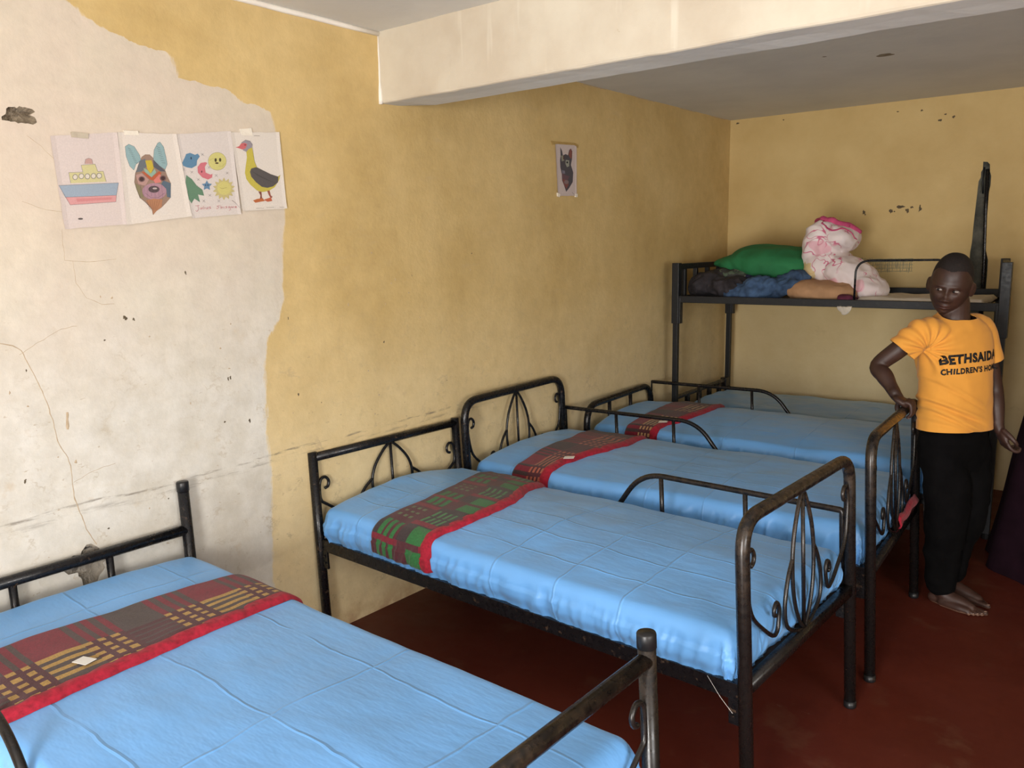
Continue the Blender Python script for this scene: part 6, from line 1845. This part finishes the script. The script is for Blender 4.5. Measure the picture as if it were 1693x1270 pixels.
trim_off(bm, NK + Vector((0, 0, .004)), (Vector((0, 0, 1)) + FT * .28).normalized(), NK + Vector((0, 0, .05)), .13)
bm.to_mesh(shirt.data); bm.free()
for p in shirt.data.polygons: p.use_smooth = True
shirt['label'] = 'orange t-shirt with black printed lettering'
tb = BVHTree.FromObject(shirt, bpy.context.evaluated_depsgraph_get())
md = shirt.modifiers.new('thickness', 'SOLIDIFY'); md.thickness = .004; md.offset = -1


def print_text(txt, x0, width, z0, height, slope, bold, waver):
    cu = bpy.data.curves.new('lettering', 'FONT')
    cu.body = txt; cu.size = 1.0; cu.offset = bold; cu.resolution_u = 3; cu.space_character = 1.12
    to = bpy.data.objects.new('lettering', cu); C.objects.link(to)
    dg = bpy.context.evaluated_depsgraph_get(); dg.update()
    me = bpy.data.meshes.new_from_object(to.evaluated_get(dg))
    bpy.data.objects.remove(to); bpy.data.curves.remove(cu)
    bm = bmesh.new(); bm.from_mesh(me); bpy.data.meshes.remove(me)
    for _ in range(2):
        long = [e for e in bm.edges if e.calc_length() > .05]
        if long: bmesh.ops.subdivide_edges(bm, edges=long, cuts=1)
    bmesh.ops.triangulate(bm, faces=bm.faces[:])
    xs = [v.co.x for v in bm.verts]; ys = [v.co.y for v in bm.verts]
    mx, Mx, my, My = min(xs), max(xs), min(ys), max(ys)
    for v in bm.verts:
        u = (v.co.x - mx) / (Mx - mx); t = (v.co.y - my) / (My - my)
        xr = x0 - width * u          # along the chest, from his right to his left
        z = z0 + slope * u + height * t + waver * math.sin(u * 5)
        o_ = CH + RT_ * xr + FT * .4; o_.z = z
        h = tb.ray_cast(o_, -FT)
        v.co = (h[0] + FT * .0016) if h[0] is not None else o_ - FT * .32
    bmesh.ops.solidify(bm, geom=bm.faces[:], thickness=.0004)
    return from_bm('lettering', bm, M['print'], boy, False)


t1 = print_text('BETHSAIDA', .138, .292, 1.146, .043, .022, .055, .002); t1['label'] = 'black lettering reading BETHSAIDA'
t2 = print_text("CHILDREN'S HOME", .138, .292, 1.103, .027, .018, .048, .002); t2['label'] = "black lettering reading CHILDREN'S HOME"

# trousers
bm = bmesh.new()
lofted(bm, [(PEL + up_ * .06, RP, FP, .150, .100), (PEL, RP, FP, .165, .112), (PEL - up_ * .08, RP, FP, .168, .115), (PEL - up_ * .14, RP, FP, .150, .10)], 40, 2.3)
limb(bm, [RHIP + up_ * .02, RKN + up_ * .14, RKN, RAN + up_ * .20, RAN + up_ * .065 , RAN + up_ * .035], [.090, .098, .092, .080, .072, .068], 26, 6)
limb(bm, [LHIP + up_ * .02, LKN + up_ * .14, LKN, LAN + up_ * .20, LAN + up_ * .09, LAN + up_ * .055], [.092, .104, .098, .088, .076, .068], 26, 6)
tro = from_bm('trousers', bm, M['trouser'], boy)
md = tro.modifiers.new('r', 'REMESH'); md.mode = 'VOXEL'; md.voxel_size = .007
md = tro.modifiers.new('s', 'SMOOTH'); md.iterations = 6; md.factor = .5
bake_modifiers(tro)
nr = [v.normal.copy() for v in tro.data.vertices]
for v, n in zip(tro.data.vertices, nr):
    p = v.co; v.co = p + n * (.008 * nz(p.x * 8, p.y * 8, p.z * 14) + .004 * nz(p.x * 20, p.y * 20, p.z * 26))
for p in tro.data.polygons: p.use_smooth = True
tro['label'] = 'baggy black trousers'

# dark long garment at the right edge of the view
rows = []
n = 72
for j in range(41):
    t = j / 40
    z = 1.36 * (1 - t) + .002
    cx, cy = 2.66 - .04 * t, 3.66 - .04 * t
    r = .300 + .170 * t
    ring = []
    for i in range(n):
        a = 2 * math.pi * i / n
        f = 1 + (.02 + .09 * t) * math.sin(a * 9 + 2 * nz(a, t * 2, 1)) * .6 + .06 * nz(math.cos(a) * 2, math.sin(a) * 2, t * 2)
        ring.append((cx + r * f * math.cos(a), cy + r * f * math.sin(a), z))
    rows.append(ring)
top = [[(2.66 + (p[0] - 2.66) * s_, 3.66 + (p[1] - 3.66) * s_, 1.362 + .10 * (1 - s_ * s_)) for p in rows[0]] for s_ in (.05, .5, .85)]
M['dress'] = mat_cloth('dark_maroon_dress_cloth', (0.012, 0.004, 0.008), 0.95, .35, 8, spec=.1)
o = from_grid('draped_garment', top + rows, M['dress'], None, closed_u=True)
tag(o, 'long dark maroon garment draped to the floor to the right of the boy', 'garment')

# small litter on the floor
for x_, y_, s_ in ((.62, .91, .008),):
    bm = bmesh.new()
    g = bmesh.ops.create_icosphere(bm, subdivisions=2, radius=s_)['verts']
    for v in g: v.co = Vector((x_ + v.co.x, y_ + v.co.y * .6, .003 + v.co.z * .35))
    o = from_bm('paper_scrap', bm, M['tag']); tag(o, 'tiny white scrap on the red floor near the wall', 'paper')
bm = bmesh.new()
p0 = bed_pt(2, 1.84, -.012, .462); p1 = bed_pt(2, 1.925, -.03, .385)
tube(bm, [p0, p0.lerp(p1, .5) + Vector((0, 0, -.006)), p1], .0005, 6)
o = from_bm('loose_thread', bm, M['tag']); tag(o, 'loose white thread hanging from the side rail by the arched footboard', 'thread')
